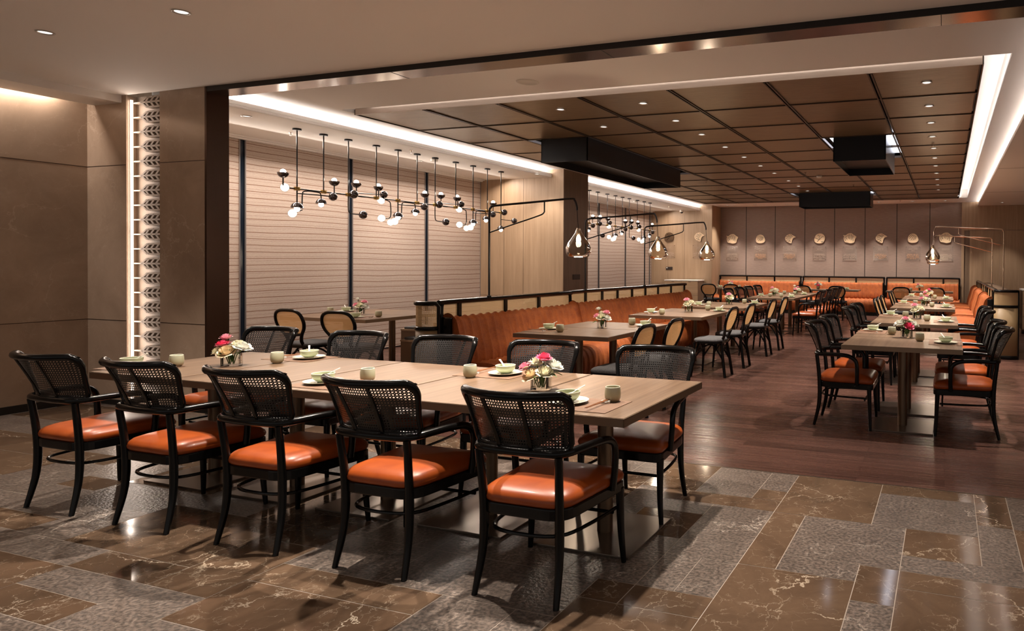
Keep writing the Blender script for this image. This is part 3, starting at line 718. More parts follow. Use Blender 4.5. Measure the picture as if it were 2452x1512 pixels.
for q,c_ in ((PL,'plate'),(SP,'spoon'),(CH,'chopsticks'),(RE,'chopstick rest'),(MT,'placemat')): q['category']=c_
first={}
def putobj(proto,loc,rz,label,group):
    if proto not in first:
        first[proto]=1; proto.location=loc; proto.rotation_euler=(0,0,rz); proto['label']=label; proto['group']=group; return proto
    if proto.type=='EMPTY': return dup(proto,loc,rz,label,group)
    o=proto.copy(); C.objects.link(o); o.location=loc; o.rotation_euler=(0,0,rz); o['label']=label; o['group']=group; return o
def setting(cx,cy,face,cupxy,where,chop=True,srz=None,mat_=True):
    """plate/bowl at (cx,cy); face = angle the diner faces (local +y); cup at cupxy"""
    c,s_=math.cos(face),math.sin(face)
    L=lambda x,y:(cx+c*x-s_*y,cy+s_*x+c*y)
    z=TZ+.0005
    if mat_:
        p=L(.075,.0); putobj(MT,(p[0],p[1],z),face,'brown woven placemat '+where,'brown placemats')
        z+=.0023
    putobj(PL,(cx,cy,z),0,'pale plate under the bowl '+where,'pale celadon plates')
    putobj(BOWL,(cx,cy,z+.008),0,'celadon soup bowl '+where,'celadon soup bowls')
    putobj(SP,(cx,cy,z+.009),(srz if srz is not None else face+R(40)),'white spoon in the bowl '+where,'white porcelain spoons')
    if chop:
        p=L(.175,-.02); putobj(CH,(p[0],p[1],z),face+R(90),'brown chopstick pair '+where,'wooden chopstick pairs')
        p=L(.175,.055); putobj(RE,(p[0],p[1],z),face+R(90),'white chopstick rest '+where,'white chopstick rests')
    if cupxy:
        putobj(CUP,(cupxy[0],cupxy[1],TZ+.0005),0,'beige tea cup '+where,'beige tea cups')
# --- flower arrangement
def rose_mb(r,seed,c=(0,0,0),tilt=0,dirz=0):
    rd=random.Random(seed); m_=MB(); rot=Matrix.Rotation(dirz,3,'Z')@Matrix.Rotation(tilt,3,'X')
    def P(p): return tuple(rot@Vector(p)+Vector(c))
    for ring,(k_,rr,h,open_) in enumerate(((3,.30,.78,.05),(4,.52,.74,.14),(5,.74,.66,.28),(6,.94,.52,.52),(6,1.08,.34,.8))):
        for i in range(k_):
            a0=2*PI*i/k_+ring*.6+rd.uniform(-.15,.15); w_=1.35*PI/k_+.25; rr2=rr*r; hh=h*r*1.25
            def fn(u,v,a0=a0,w_=w_,rr2=rr2,hh=hh,open_=open_):
                a=a0+(u-.5)*2*w_*.62*(1-.35*v*v); rad=rr2*(.35+.65*math.sin(min(v*1.35,1)*PI/2))+open_*r*.42*max(v-.6,0)/.4
                z=-.55*r+hh*v*1.25-open_*r*.22*max(v-.75,0)/.25+ .10*r*math.sin(u*PI)*v
                return P((rad*math.cos(a),rad*math.sin(a),z))
            m_.grid(fn,5,5)
    return m_
def ranunc_mb(r,seed,c,tilt=0,dirz=0):
    return rose_mb(r,seed,c,tilt,dirz)
def leafshape(m_,base,dirv,L_,w_,droop=.3):
    d=Vector(dirv).normalized(); sd=d.cross(Vector((0,0,1))); sd=sd.normalized() if sd.length>.1 else Vector((1,0,0))
    def fn(u,v):
        p=Vector(base)+d*L_*u-Vector((0,0,1))*droop*L_*u*u; ww=w_*math.sin(PI*min(u*.9+.08,1))*(v-.5)
        return tuple(p+sd*ww+Vector((0,0,1))*abs(v-.5)*w_*.3)
    m_.grid(fn,6,2)
def make_vase(kind):
    """kind selects flower arrangement"""
    t=thing('flower_vase','x','flower vase'); rd=random.Random(kind*13+5)
    a=.044; h=.082; th=.004
    MB().prism(rrect(-a,a,-a,a,.006,3),0,.010).build('vase_base',M['glass'],t,smooth=True)
    m_=MB(); o_=rrect(-a,a,-a,a,.006,3); i_=rrect(-a+th,a-th,-a+th,a-th,.004,3); n=len(o_)
    for z in (.010,h):
        for x,y in o_: m_.v.append((x,y,z))
        for x,y in i_: m_.v.append((x,y,z))
    for j in range(n):
        k_=(j+1)%n; m_.face([j,k_,2*n+k_,2*n+j]); m_.face([n+k_,n+j,3*n+j,3*n+k_]); m_.face([2*n+j,2*n+k_,3*n+k_,3*n+j]); m_.face([k_,j,n+j,n+k_])
    m_.build('glass_vase',M['glass'],t,smooth=True)
    st=MB()
    sets={0:[('pink',.034,(.015,.0,.176),.2),('rose',.031,(-.085,-.02,.125),.8),('cream',.038,(-.035,.02,.145),.2),('peach',.040,(-.04,-.045,.088),.9),('cream',.036,(.035,-.04,.105),.7),('white',.038,(.07,.01,.13),.5),('white',.030,(.035,.03,.15),.2)],
          1:[('rose',.028,(-.045,.01,.185),.3),('pink',.034,(-.05,-.01,.145),.4),('cream',.040,(.03,.02,.135),.2),('peach',.042,(.0,-.05,.10),.9),('white',.042,(.075,.0,.125),.5),('cream',.032,(-.075,-.02,.10),.9)],
          2:[('pink',.038,(.005,-.05,.115),.9),('white',.042,(-.07,0,.135),.4),('white',.040,(.065,-.01,.13),.5),('cream',.038,(.0,.02,.17),.1),('rose',.026,(-.02,-.02,.185),.2),('cream',.032,(.05,.04,.15),.3)],
          3:[('rose',.032,(.045,.0,.165),.3),('rose',.030,(-.055,-.02,.13),.7),('cream',.040,(.0,-.045,.12),.7),('white',.040,(.055,-.03,.11),.7),('cream',.036,(-.01,.03,.15),.2),('white',.024,(-.045,.02,.20),.2)],
          4:[('rose',.034,(-.035,.0,.18),.3),('cream',.046,(.035,-.02,.14),.5),('cream',.042,(-.04,-.03,.12),.7),('white',.042,(.06,.03,.13),.4),('cream',.036,(0,.04,.13),.2)]}
    for i,(c_,r,p,tl) in enumerate(sets[kind%5]):
        az=math.atan2(p[1],p[0])-PI/2
        rose_mb(r,kind*31+i,p,-tl*.6,az).build('flower',M[c_],t,smooth='all')
        st.tube([(p[0]*.2,p[1]*.2,.012),(p[0]*.45,p[1]*.45,.07),(p[0]*.9,p[1]*.9,p[2]-r*.5)],.0032,6)
    st.tube(cr_spline([(0,0,.02),(-.02,0,.12),(-.03,.01,.17),(-.018,.01,.215)],4),.0022,6)
    st.build('stems',M['stem'],t,smooth=True)
    lm=MB()
    for i in range(14):
        an=rd.uniform(0,2*PI); rr=rd.uniform(.02,.06)
        leafshape(lm,(rr*math.cos(an),rr*math.sin(an),rd.uniform(.07,.13)),(math.cos(an),math.sin(an),rd.uniform(-.1,.8)),rd.uniform(.04,.075),.018,rd.uniform(.1,.6))
    for i in range(5): leafshape(lm,(rd.uniform(-.015,.015),rd.uniform(-.015,.015),.075),(rd.uniform(-1,1),rd.uniform(-1,1),-1.5),.05,.02,.1)
    lm.build('leaves',M['leaf'],t,smooth='all')
    return t
VS={}
def vase(kind,x,y,rz,where):
    lab='glass vase of white and pink flowers '+where
    if kind not in VS: o=make_vase(kind); VS[kind]=o; o.location=(x,y,TZ+.0005); o.rotation_euler=(0,0,rz); o['label']=lab; o['group']='flower vases on the tables'; return o
    return dup(VS[kind],(x,y,TZ+.0005),rz,lab,'flower vases on the tables')
# ------------------------------------------------------------------ long foreground table
w5=.72; x0=-4.93
pos=['leftmost','second from the left','middle','second from the right','rightmost']
for i in range(5):
    table(x0+w5*(i+.5),3.17,w5-.008,1.0,'oak-topped pedestal table, %s of the five joined as the long table'%pos[i],'tables joined into the long foreground table')
xs=[-4.762,-4.003,-3.240,-2.469,-1.694]
for i,x in enumerate(xs): arm(x,2.64,0,'black cane-backed armchair with orange leather seat, near side of long table, %s'%pos[i],'armchairs on the near side of the long table')
for i,x in enumerate([-4.93,-4.06,-3.29,-2.50,-1.70]): arm(x,3.585,PI,'black cane-backed armchair, far side of long table, %s'%pos[i],'armchairs on the far side of the long table')
ss=['at the near side, left end of the long table','at the near side, middle of the long table','at the near side, right end of the long table']
setting(-4.90,2.88,0,(-4.66,2.99),ss[0]); setting(-3.28,2.86,0,(-3.11,3.0),ss[1]); setting(-1.735,2.87,0,(-1.55,2.98),ss[2])
setting(-4.20,3.55,PI,(-4.21,3.32),'at the far side, left half of the long table',srz=R(140)); setting(-2.53,3.47,PI,(-2.66,3.31),'at the far side, right half of the long table',srz=R(150))
vase(1,-4.38,3.14,R(18),'on the left half of the long table'); vase(0,-2.055,3.13,R(12),'on the right half of the long table')
# ------------------------------------------------------------------ right row
T2=lambda y0,n,lab,gx,x0=-.845,x1=.132: [table((x0+x1)/2,y0+.36+.724*i,x1-x0,.72,'oak-topped pedestal table in the right row, %s, %s half'%(lab,('near','far')[i]),gx) for i in range(n)]
gR='tables of the right-hand row'
nm=['first pair from the front','second pair from the front','third pair from the front','fourth pair from the front']
for i,y in enumerate((5.78,8.10,11.0,14.0)): T2(y,2,nm[i],gR)
gL='black armchairs at the right-hand row'
for i,y in enumerate((6.12,6.88,8.42,9.15)):
    arm(-.845,y,-PI/2,'black cane armchair left of the right-hand row, %s from the front'%ordn[i],gL)
    arm(.168,y,PI/2,'black cane armchair right of the right-hand row, %s from the front'%ordn[i],gL)
for i,y in enumerate((11.2,11.75,12.4,14.2,14.8)):
    side(-.82,y,-PI/2,'rattan-backed chair left of the right-hand row, %s from the front'%ordn[i],'rattan chairs at the right-hand row')
for i,y in enumerate((0,2.32,5.25,8.1)):
    w_='on the %s of the right row'%nm[i].replace(' from the front','')
    w_='on the %s right-row table pair'%ordn[i]
    setting(-.71,7.08+y*1.0,-PI/2,(-.50,6.80+y),w_+', left side',srz=R(20)); setting(.0,6.20+y,PI/2,(-.22,6.30+y),w_+', right side',srz=R(120))
    vase((2,4,3,0)[i],-.35,6.58+y,R(25),w_)
# ------------------------------------------------------------------ booth tables
gB='tables in front of the booth benches'
bn=['first booth table pair','second booth table pair','third booth table pair']
for i,y in enumerate((5.53,8.03,9.90)):
    for j in range(2): table(-3.44,y+.36+.724*j,1.02,.72,'oak-topped pedestal table, %s, %s half'%(bn[i],('near','far')[j]),gB)
    w_='on the %s booth table pair'%ordn[i]
    setting(-3.82,y+.42,-PI/2,(-3.58,y+.24),w_+', bench side',srz=R(20)); setting(-3.07,y+1.12,PI/2,(-3.28,y+1.22),w_+', chair side',srz=R(70))
    vase((3,4,4)[i],-3.42,y+.80,R(15+40*i),w_)
for i,y in enumerate((5.50,6.20,8.10,8.92,10.15,10.95)):
    side(-2.80,y,PI/2,'rattan-backed black chair with grey seat beside the booth tables, %s from the front'%ordn[i],'rattan chairs at the booth tables')
# window table
for j in range(2): table(-7.05,6.12+.36+.724*j,1.34,.72,'oak-topped table by the woven blinds, %s half'%('near','far')[j],'tables by the window blinds')
for j in range(2): table(-7.05,13.3+.36+.724*j,1.34,.72,'oak-topped table behind the far booth bench, %s half'%('near','far')[j],'tables by the window blinds')
side(-7.02,5.93,0,'rattan-backed black chair at the window table, left one','rattan chairs at the window table'); side(-6.30,5.90,R(6),'rattan-backed black chair at the window table, right one','rattan chairs at the window table')
setting(-7.65,7.02,PI,(-7.62,6.75),'on the window table, blind side',srz=R(150)); setting(-6.72,6.30,0,(-6.55,6.48),'on the window table, near side')
vase(3,-7.08,6.72,R(30),'on the table by the window blinds')
vase(4,-5.7,8.4,R(10),'behind the first booth screen'); table(-5.7,8.4,1.0,.72,'oak-topped table hidden behind the first booth screen','tables behind the booth screens')
vase(1,-5.6,12.2,R(10),'behind the second booth screen'); table(-5.6,12.2,1.0,.72,'oak-topped table hidden behind the second booth screen','tables behind the booth screens')
# low wooden benches with grey pads by the window table
def low_bench(x,y,label,L_=.95):
    t=thing('wooden_bench',label,'bench',(x,y,0),0,'low wooden benches by the window table')
    MB().box(-L_/2,-L_/2+.28,-.20,.20,.03,.43).build('pedestal_box',M['edge'],t)
    MB().box(-L_/2,L_/2,-.21,.21,.43,.452).build('seat_board',M['bench_wood'],t)
    MB().prism([(-L_/2,.452),(L_/2,.452),(L_/2-.12,.50),(-L_/2+.1,.452)],.185,.21,lambda p:(p[0],p[2],p[1])).build('raised_rail',M['bench_wood'],t)
    MB().prism(rrect(-L_/2+.03,L_/2-.01,-.19,.17,.03,3),.452,.482).build('pad',M['charcoal'],t,bev=.006)
    MB().tube([(-L_/2+.25,0,.16),(L_/2,0,.16)],.008,6).build('foot_bar',M['blackmetal'],t)
low_bench(-5.9,6.85,'low wooden bench with dark pad, nearest the cane end panel'); low_bench(-6.9,7.9,'low wooden bench with dark pad, behind the window table'); low_bench(-5.75,7.75,'low wooden bench with dark pad, farthest, beside the cane screen')
# ------------------------------------------------------------------ centre table
gC='tables joined in the centre of the room'
for i in range(4): table(-3.33,13.1+.36+.73*i,.97,.725,'oak-topped pedestal table in the centre, %s from the front'%ordn[i],gC)
for i,y in enumerate((13.4,14.2,14.95,15.75)):
    arm(-2.63,y,PI/2,'black cane armchair right of the centre table, %s from the front'%ordn[i],'armchairs at the centre table')
    arm(-4.08,y+.1,-PI/2,'black cane armchair left of the centre table, %s from the front'%ordn[i],'armchairs at the centre table')
for i,(a,b_) in enumerate(((13.45,13.6),(14.75,14.9))):
    setting(-3.68,a+.25,-PI/2,(-3.47,a+.2),'on the centre table, left side, %s from the front'%ordn[i],chop=i==0); setting(-3.0,b_-.05,PI/2,(-3.2,b_-.1),'on the centre table, right side, %s from the front'%ordn[i],chop=i==0)
vase(4,-3.48,14.0,0,'at the front of the centre table'); vase(3,-3.18,14.9,1,'at the back of the centre table')
# ------------------------------------------------------------------ back banquette tables
for i,(a,b_) in enumerate(((-6.5,-5.0),(-3.95,-2.2),(-1.5,.17))):
    nm_=('left','middle','right')[i]
    for j in range(2):
        wx=(b_-a)/2; table(a+wx*(j+.5),18.35,wx-.004,.62,'oak-topped table at the back banquette, %s pair, %s one'%(nm_,('left','right')[j]),'tables at the back banquette')
    side(a+.45+(.35 if i==0 else 0)*0,17.35,0,'rattan-backed chair facing the back banquette, %s table, left'%nm_,'rattan chairs facing the back banquette')
    side(b_-.42,17.35,0,'rattan-backed chair facing the back banquette, %s table, right'%nm_,'rattan chairs facing the back banquette')
    setting(a+.35,18.42,PI,(a+.62,18.40),'on the %s banquette table, left end'%nm_,chop=False); setting(b_-.35,18.42,PI,(b_-.58,18.40),'on the %s banquette table, right end'%nm_,chop=False)
    vase((3,2,4)[i],(a+b_)/2+(-.1,-.25,.0)[i],18.4,0,'at the back banquette, %s table'%nm_)
# ------------------------------------------------------------------ banquettes
def channel_surface(L_,prof,cw=.115,depth=.015,n=8):
    m_=MB(); k_=max(1,round(L_/cw)); cw=L_/k_; P=[Vector(p) for p in prof]; NN=[]
    for i in range(len(P)):
        a=P[max(i-1,0)]; c=P[min(i+1,len(P)-1)]; d=(c-a).normalized(); NN.append(Vector((d.y,-d.x)))
    xs_=[]
    for i in range(k_):
        for q in range(n): xs_.append(cw*(i+q/n))
    xs_.append(L_)
    b=0
    for x in xs_:
        f=(x/cw)%1.0; f=min(f,1-f)*2; s_=-depth*(1-f)**5
        e=min(x,L_-x); es=-.03*max(0,1-e/.05)**2
        for i,p in enumerate(P):
            q=p+NN[i]*(s_+es*(0 if i in (0,len(P)-1) else 1)); m_.v.append((x,q.x,q.y))
    mp=len(P)
    for i in range(len(xs_)-1):
        for j in range(mp-1): m_.face([i*mp+j,i*mp+j+1,(i+1)*mp+j+1,(i+1)*mp+j])
    m_.face([j for j in range(mp)]); m_.face([(len(xs_)-1)*mp+j for j in range(mp)][::-1])
    return m_
def banquette(name,loc,rz,L_,label,group,posts,top=1.05,thick=.10,backtop=.895,seat_len=None,cut0=0,endcap=None,seatL=None):
    """local: runs along +x, sitter faces -y, screen at y=0..thick"""
    t=thing(name,label,'banquette',loc,rz,group); fr=M['lacquer']
    bp=cr_spline([(0,.0,.40),(-.16,0,.42),(-.175,0,.55),(-.135,0,.70),(-.10,0,.84),(-.075,0,backtop-.02),(-.04,0,backtop),(0,0,backtop-.02)],3)
    channel_surface(L_-.09,[(p.x,p.z) for p in bp]).build('backrest',M['velvet'],t,smooth='all').location=(.045,0,0)
    sl=seatL or (0,L_)
    sp_=cr_spline([(-.16,0,.09),(-.52,0,.09),(-.60,0,.12),(-.645,0,.24),(-.635,0,.36),(-.585,0,.43),(-.50,0,.455),(-.30,0,.452),(-.15,0,.445)],3)
    channel_surface(sl[1]-sl[0]-.03,[(p.x,p.z) for p in sp_]).build('seat',M['velvet'],t,smooth='all').location=(sl[0]+.015,0,0)
    MB().box(sl[0]+.04,sl[1]-.04,-.55,0,0,.09).build('plinth',M['black'],t)
    # screen
    MB().box(.01,L_-.01,.005,thick,0,backtop-.05).build('back_panel',M['caneplain'],t)
    y0,y1=-.005,thick*.45
    r=.06
    MB().tube(cr_spline([(0.015,.02,backtop-.1),(.015,.02,top-r-.01),(.03,.02,top-.03),(r+.02,.02,top-.012),(L_/2,.02,top-.012),(L_-r-.02,.02,top-.012),(L_-.03,.02,top-.03),(L_-.015,.02,top-r-.01),(L_-.015,.02,backtop-.1)],4),.025,8,flat=(1,1.2)).build('top_rail',fr,t,smooth=True)
    MB().box(0,.040,-.10,.045,0,backtop+.005).build('end_post',fr,t,bev=.010); MB().box(L_-.040,L_,-.10,.045,0,backtop+.005).build('end_post',fr,t,bev=.010)
    ps=[0.02]+list(posts)+[L_-.02]
    for p in posts: MB().box(p-.022,p+.022,-.002,.040,backtop-.12,top-.01).build('post',fr,t,bev=.003)
    for a,b_ in zip(ps,ps[1:]):
        a+=.016; b_-=.016
        m_=MB(); m_.grid(lambda u,v:(a+(b_-a)*u,.018,backtop-.12+(top-.02-backtop+.12)*v),1,1,lambda u,v:(u*(b_-a),v*(top-.02-backtop+.12))); m_.build('cane_panel',M['canebooth'],t)
    return t
def endcap(loc,rz,W_,D_,label,top=1.05,mid=.80):
    """curved end panel: local x from 0..W_, bulging to -y"""
    t=thing('booth_end_panel',label,'booth panel',loc,rz,'curved cane end panels of the booths'); fr=M['lacquer']
    arc=[(W_/2-W_/2*math.cos(PI*i/14),-D_*math.sin(PI*i/14)**.7) for i in range(15)]
    Ls=[0]
    for a,b_ in zip(arc,arc[1:]): Ls.append(Ls[-1]+math.hypot(b_[0]-a[0],b_[1]-a[1]))
    m_=MB()
    m_.grid(lambda u,v:(*arc[round(u*14)],.04+(mid-.04)*v),14,1); m_.build('lower_panel',M['caneplain'],t,smooth='all',solid=.006)
    m_=MB(); m_.grid(lambda u,v:(*arc[round(u*14)],mid+(top-.02-mid)*v),14,1,lambda u,v:(Ls[round(u*14)],v*(top-mid))); m_.build('cane_panel',M['canebooth'],t,smooth='all')
    MB().tube([(x,y,mid) for x,y in arc],.016,8,flat=(1.2,1)).build('middle_rail',fr,t,smooth=True)
    MB().tube([(x,y,.03) for x,y in arc],.02,8,flat=(1.6,.6)).build('base_rail',fr,t,smooth=True)
    MB().tube([(arc[0][0],arc[0][1],0)]+[(arc[0][0],arc[0][1],top-.05)]+[(x,y,top-.018) for x,y in arc[1:-1]]+[(arc[-1][0],arc[-1][1],top-.05),(arc[-1][0],arc[-1][1],0)],.021,8).build('frame',fr,t,smooth=True)
    MB().prism([(x*.94+W_*.03,y*.9) for x,y in arc],top-.035,top-.028).build('top_board',M['oakdark'],t)
    return t
PL_=PI/2
banquette('booth_banquette',(-4.44,5.12,0),PL_,2.30,'rust velvet channelled booth bench with cane screen, the near one','booth benches facing the tables',(.26,.98,1.60))
banquette('booth_banquette',(-4.53,7.48,0),PL_,4.04,'rust velvet channelled booth bench with cane screen, the long far one','booth benches facing the tables',(.46,.92,1.38,1.86,2.34,2.84,3.40),seatL=(0,3.45))
endcap((-4.67,5.10,0),0,.22,.10,'curved cane end panel of the left booth, tan below and black framed')
# back banquette: three sections
for i,(a,b_) in enumerate(((-6.60,-4.02),(-4.02,-1.62),(-1.62,.40))):
    L_=b_-a-.045
    banquette('back_banquette',(a,19.69,0),0,L_,'orange velvet channelled banquette under the plaques, %s section'%('left','middle','right')[i],'banquette sections along the back wall',((L_*.34,L_*.68),(L_*.33,L_*.66),(L_*.38,L_*.78))[i],top=1.06)
# right booths (face left)
for i,(y1,y0) in enumerate(((13.2,11.15),(15.35,13.3),(17.6,15.45))):
    banquette('right_booth_banquette',(.70+.0*i,y1,0),-PL_,y1-y0,'rust velvet booth bench facing left on the right side, %s'%('nearest','middle one','farthest')[i],'booth benches on the right side',(.7,1.4),top=1.05)
endcap((.69,11.12,0),0,.34,.12,'curved cane end panel of the right booth, tan below and black framed')
o=MB().box(.81,1.04,11.16,17.6,0,1.0).build('booth_ledge',M['oakdark'],None,bev=.004); tag(o,'dark oak ledge running behind the right booth benches','ledge')
# cabinets
def cabinet(loc,rz,wx,dy,h,label,rows=3,cols=2):
    t=thing('drawer_cabinet',label,'cabinet',loc,rz,'oak service cabinets')
    MB().box(0,wx,0,dy,.08,h-.03).build('carcass',M['oakdark'],t); MB().box(-.01,wx+.01,-.02,dy,h-.03,h).build('stone_top',M['ceil2'],t,bev=.003); MB().box(.04,wx-.04,.04,dy,0,.08).build('plinth',M['black'],t)
    hh=(h-.13)/rows
    for c_ in range(cols):
        for r_ in range(rows):
            d=MB().box(c_*wx/cols+.006,(c_+1)*wx/cols-.006,-.016,0,.09+r_*hh+.005,.09+(r_+1)*hh-.005).build('drawer',M['bench_wood'],t)
            MB().box((c_+.5)*wx/cols-.04,(c_+.5)*wx/cols+.04,-.022,-.016,.09+(r_+1)*hh-.022,.09+(r_+1)*hh-.012).build('pull',M['blackmetal'],d)
cabinet((1.50,15.3,0),0,1.2,.55,.93,'oak drawer cabinet with pale top behind the right booth')
cabinet((-7.9,18.45,0),0,1.05,.5,.93,'oak console cabinet against the far oak wall',2,2)
# wall plates
for x,y,z,dx,dy,l,w_,h_ in ((-6.744,11.44,1.14,1,0,'dark triple switch plate on the shaded side of the oak pier',.26,.10),):
    o=MB().box(x,x+.008,y-w_/2,y+w_/2,z-h_/2,z+h_/2).build('switch_plate',M['dark_plastic'],None,bev=.002); tag(o,l,'switch plate')
t=thing('thermostat','dark wall switch strip with small white display on the far oak wall','switch plate',(-7.99,18.99,1.26))
MB().box(-.11,.11,-.006,.004,-.045,.045).build('plate',M['dark_plastic'],t,bev=.002); MB().box(-.095,-.05,-.008,-.005,.005,.030).build('display',M['porcelain'],t)
o=MB().box(-6.86,-6.74,18.990,19.0,.32,.42).build('wall_socket',M['dark_plastic'],None); tag(o,'dark wall socket low on the far oak wall','socket')
# ------------------------------------------------------------------ chandeliers
def lamp_head(parent,p,aim,kind,s_=1.0):
    """half-sphere shade with frosted bulb; aim = direction the bulb faces"""
    a=Vector(aim).normalized(); q=Vector((0,0,1)).rotation_difference(a).to_matrix(); r=.062*s_
    n=8; prof=[(max(r*math.sin(PI/2*i/n),.0005),-r*math.cos(PI/2*i/n)) for i in range(n+1)]
    inner=[(x*.93,z*.93) for x,z in reversed(prof)]
    sh=MB().lathe(prof+inner,18,p,rot=q).build('lamp_shade',M['chrome'],parent,smooth=True)
    if kind=='disc': MB().lathe([(.0005,r*.42),(r*.45,r*.36),(r*.80,r*.16),(r*.95,-.002),(r*.9,-.01)],18,p,rot=q).build('diffuser',M['disc'],sh,smooth='all')
    elif kind=='bulb': MB().lathe([(max(.030*s_*math.sin(PI*i/8),.0004),-.030*s_*math.cos(PI*i/8)+.012) for i in range(9)],14,p,rot=q).build('bulb',M['bulb'],sh,smooth='all')
    elif kind=='ball': MB().lathe([(max(r*math.sin(PI/2*i/6),.0005),r*math.cos(PI/2*i/6)) for i in range(7)],18,p,rot=q).build('cap',M['chrome'],sh,smooth='all')
def chandelier(y0,mods,label):
    X=-7.4; Z=2.28
    t=thing('linear_chandelier',label,'chandelier',(X,y0,3.0),0,'linear chandeliers of globe lamps over the window bay'); bm_=M['blackmetal']
    def tb(pts,r=.008,mt=bm_,nm='arm'): MB().tube([(p[0],p[1],p[2]-3.0) for p in pts],r,8).build(nm,mt,t,smooth=True)
    def head(p,aim,kind,s_=1.0): lamp_head(t,(p[0],p[1],p[2]-3.0),aim,kind,s_)
    for mi,(o_,nr) in enumerate(mods):
        offs=[0,.365,.735,1.19][:nr]
        for k_,dy in enumerate(offs):
            y=o_+dy
            MB().lathe([(.0005,0),(.048,0),(.048,-.022),(.0005,-.022)],20,(0,y,0)).build('canopy',M['darksteel'],t,smooth=True)
            MB().tube([(0,y,-.02),(0,y,Z-3.0)],.0075,8).build('rod',bm_,t,smooth=True)
            MB().box(-.018,.018,y-.03,y+.03,Z-3.0-.022,Z-3.0+.022).build('brass_joint',M['brass'],t,bev=.002)
        y=o_
        if mi==0: tb([(0,y-.12,Z),(0,y,Z)]); head((-.01,y-.15,Z),(.5,-.8,-.05),'disc',.82); tb([(0,y-.18,Z+.02),(0,y-.18,Z+.13)]); head((0,y-.18,Z+.17),(0,0,1),'bulb')
        tb([(0,y,Z),(0,y+.365,Z)]); 
        tb([(0,y,Z),(0,y,Z-.20)]); head((0,y,Z-.23),(0,0,-1),'bulb',1.1)
        tb([(0,y,Z-.055),(.02,y+.25,Z-.05),(.03,y+.43,Z-.05)],.007); head((.03,y+.475,Z-.052),(0,1,0),'ball',.82)
        tb(cr_spline([(0,y+.07,Z-.24),(0,y+.07,Z-.08),(0,y+.10,Z-.02),(0,y+.28,Z-.015),(0,y+.325,Z-.04),(0,y+.33,Z-.13)],3),.007); head((0,y+.33,Z-.15),(0,0,-1),'bulb')
        head((.0,y-.06,Z-.30),(.6,-.75,0),'disc',.82); tb([(0,y-.03,Z-.29),(0,y+.07,Z-.25)],.006)
        if nr>=2: tb([(0,y+.365,Z),(0,y+.735,Z)]); tb([(0,y+.52,Z),(0,y+.52,Z+.13)],.007); head((0,y+.52,Z+.15),(0,0,1),'bulb')
        if nr>=3:
            (tb([(0,y+.735,Z),(0,y+1.19,Z)]) if nr>3 else (tb([(0,y+.735,Z),(0,y+.735,Z-.27)]),head((0,y+.735,Z-.29),(0,0,-1),'bulb'),tb([(0,y+.735,Z-.12),(0,y+1.06,Z-.12)],.006),head((0,y+1.12,Z-.12),(0,1,0),'ball',.82)))
            head((.02,y+.80,Z+.01),(-.8,.3,.1),'ball',.88)
            if nr>3: tb(cr_spline([(0,y+.86,Z+.14),(0,y+.865,Z+.03),(0,y+.90,Z-.005),(0,y+1.0,Z-.005)],3),.007); head((0,y+.86,Z+.165),(0,0,1),'bulb')
            if nr>3: tb(cr_spline([(0,y+.735,Z),(0,y+.735,Z-.19),(0,y+.77,Z-.24),(0,y+.90,Z-.245)],3),.007); head((0,y+.97,Z-.245),(-.3,.9,0),'ball',.88)
            if nr>3: tb([(0,y+.80,Z+.03),(0,y+1.27,Z+.055)],.006)
        if nr>=4:
            head((0,y+1.32,Z+.06),(-.3,.9,.2),'ball',.82); tb([(0,y+1.23,Z),(0,y+1.23,Z+.13)],.007); head((0,y+1.225,Z+.16),(0,0,1),'bulb')
            head((0,y+1.27,Z-.03),(.4,-.8,-.5),'disc',.82)
            tb([(0,y+1.19,Z),(0,y+1.58,Z)]); tb(cr_spline([(0,y+1.32,Z),(0,y+1.42,Z-.03),(0,y+1.44,Z-.08),(0,y+1.44,Z-.24),(0,y+1.36,Z-.27)],3),.007)
            head((.0,y+1.28,Z-.27),(.6,-.75,.1),'disc',.82); head((.02,y+1.42,Z-.32),(.6,-.7,-.2),'disc',.75)
    return t
chandelier(6.09,[(0,4),(1.575,4),(3.18,3)],'long black and brass chandelier of globe lamps, the near one over the window table')
chandelier(12.72,[(0,4),(1.59,4),(3.18,2)],'long black and brass chandelier of globe lamps, the far one beyond the pier')
def bulb_light(x,y,z,p):
    l=bpy.data.lights.new('bulb_lamp','POINT'); l.energy=p; l.color=(1,.82,.64); l.shadow_soft_size=.05
    o=bpy.data.objects.new('bulb_lamp',l); C.objects.link(o); o.location=(x,y,z)
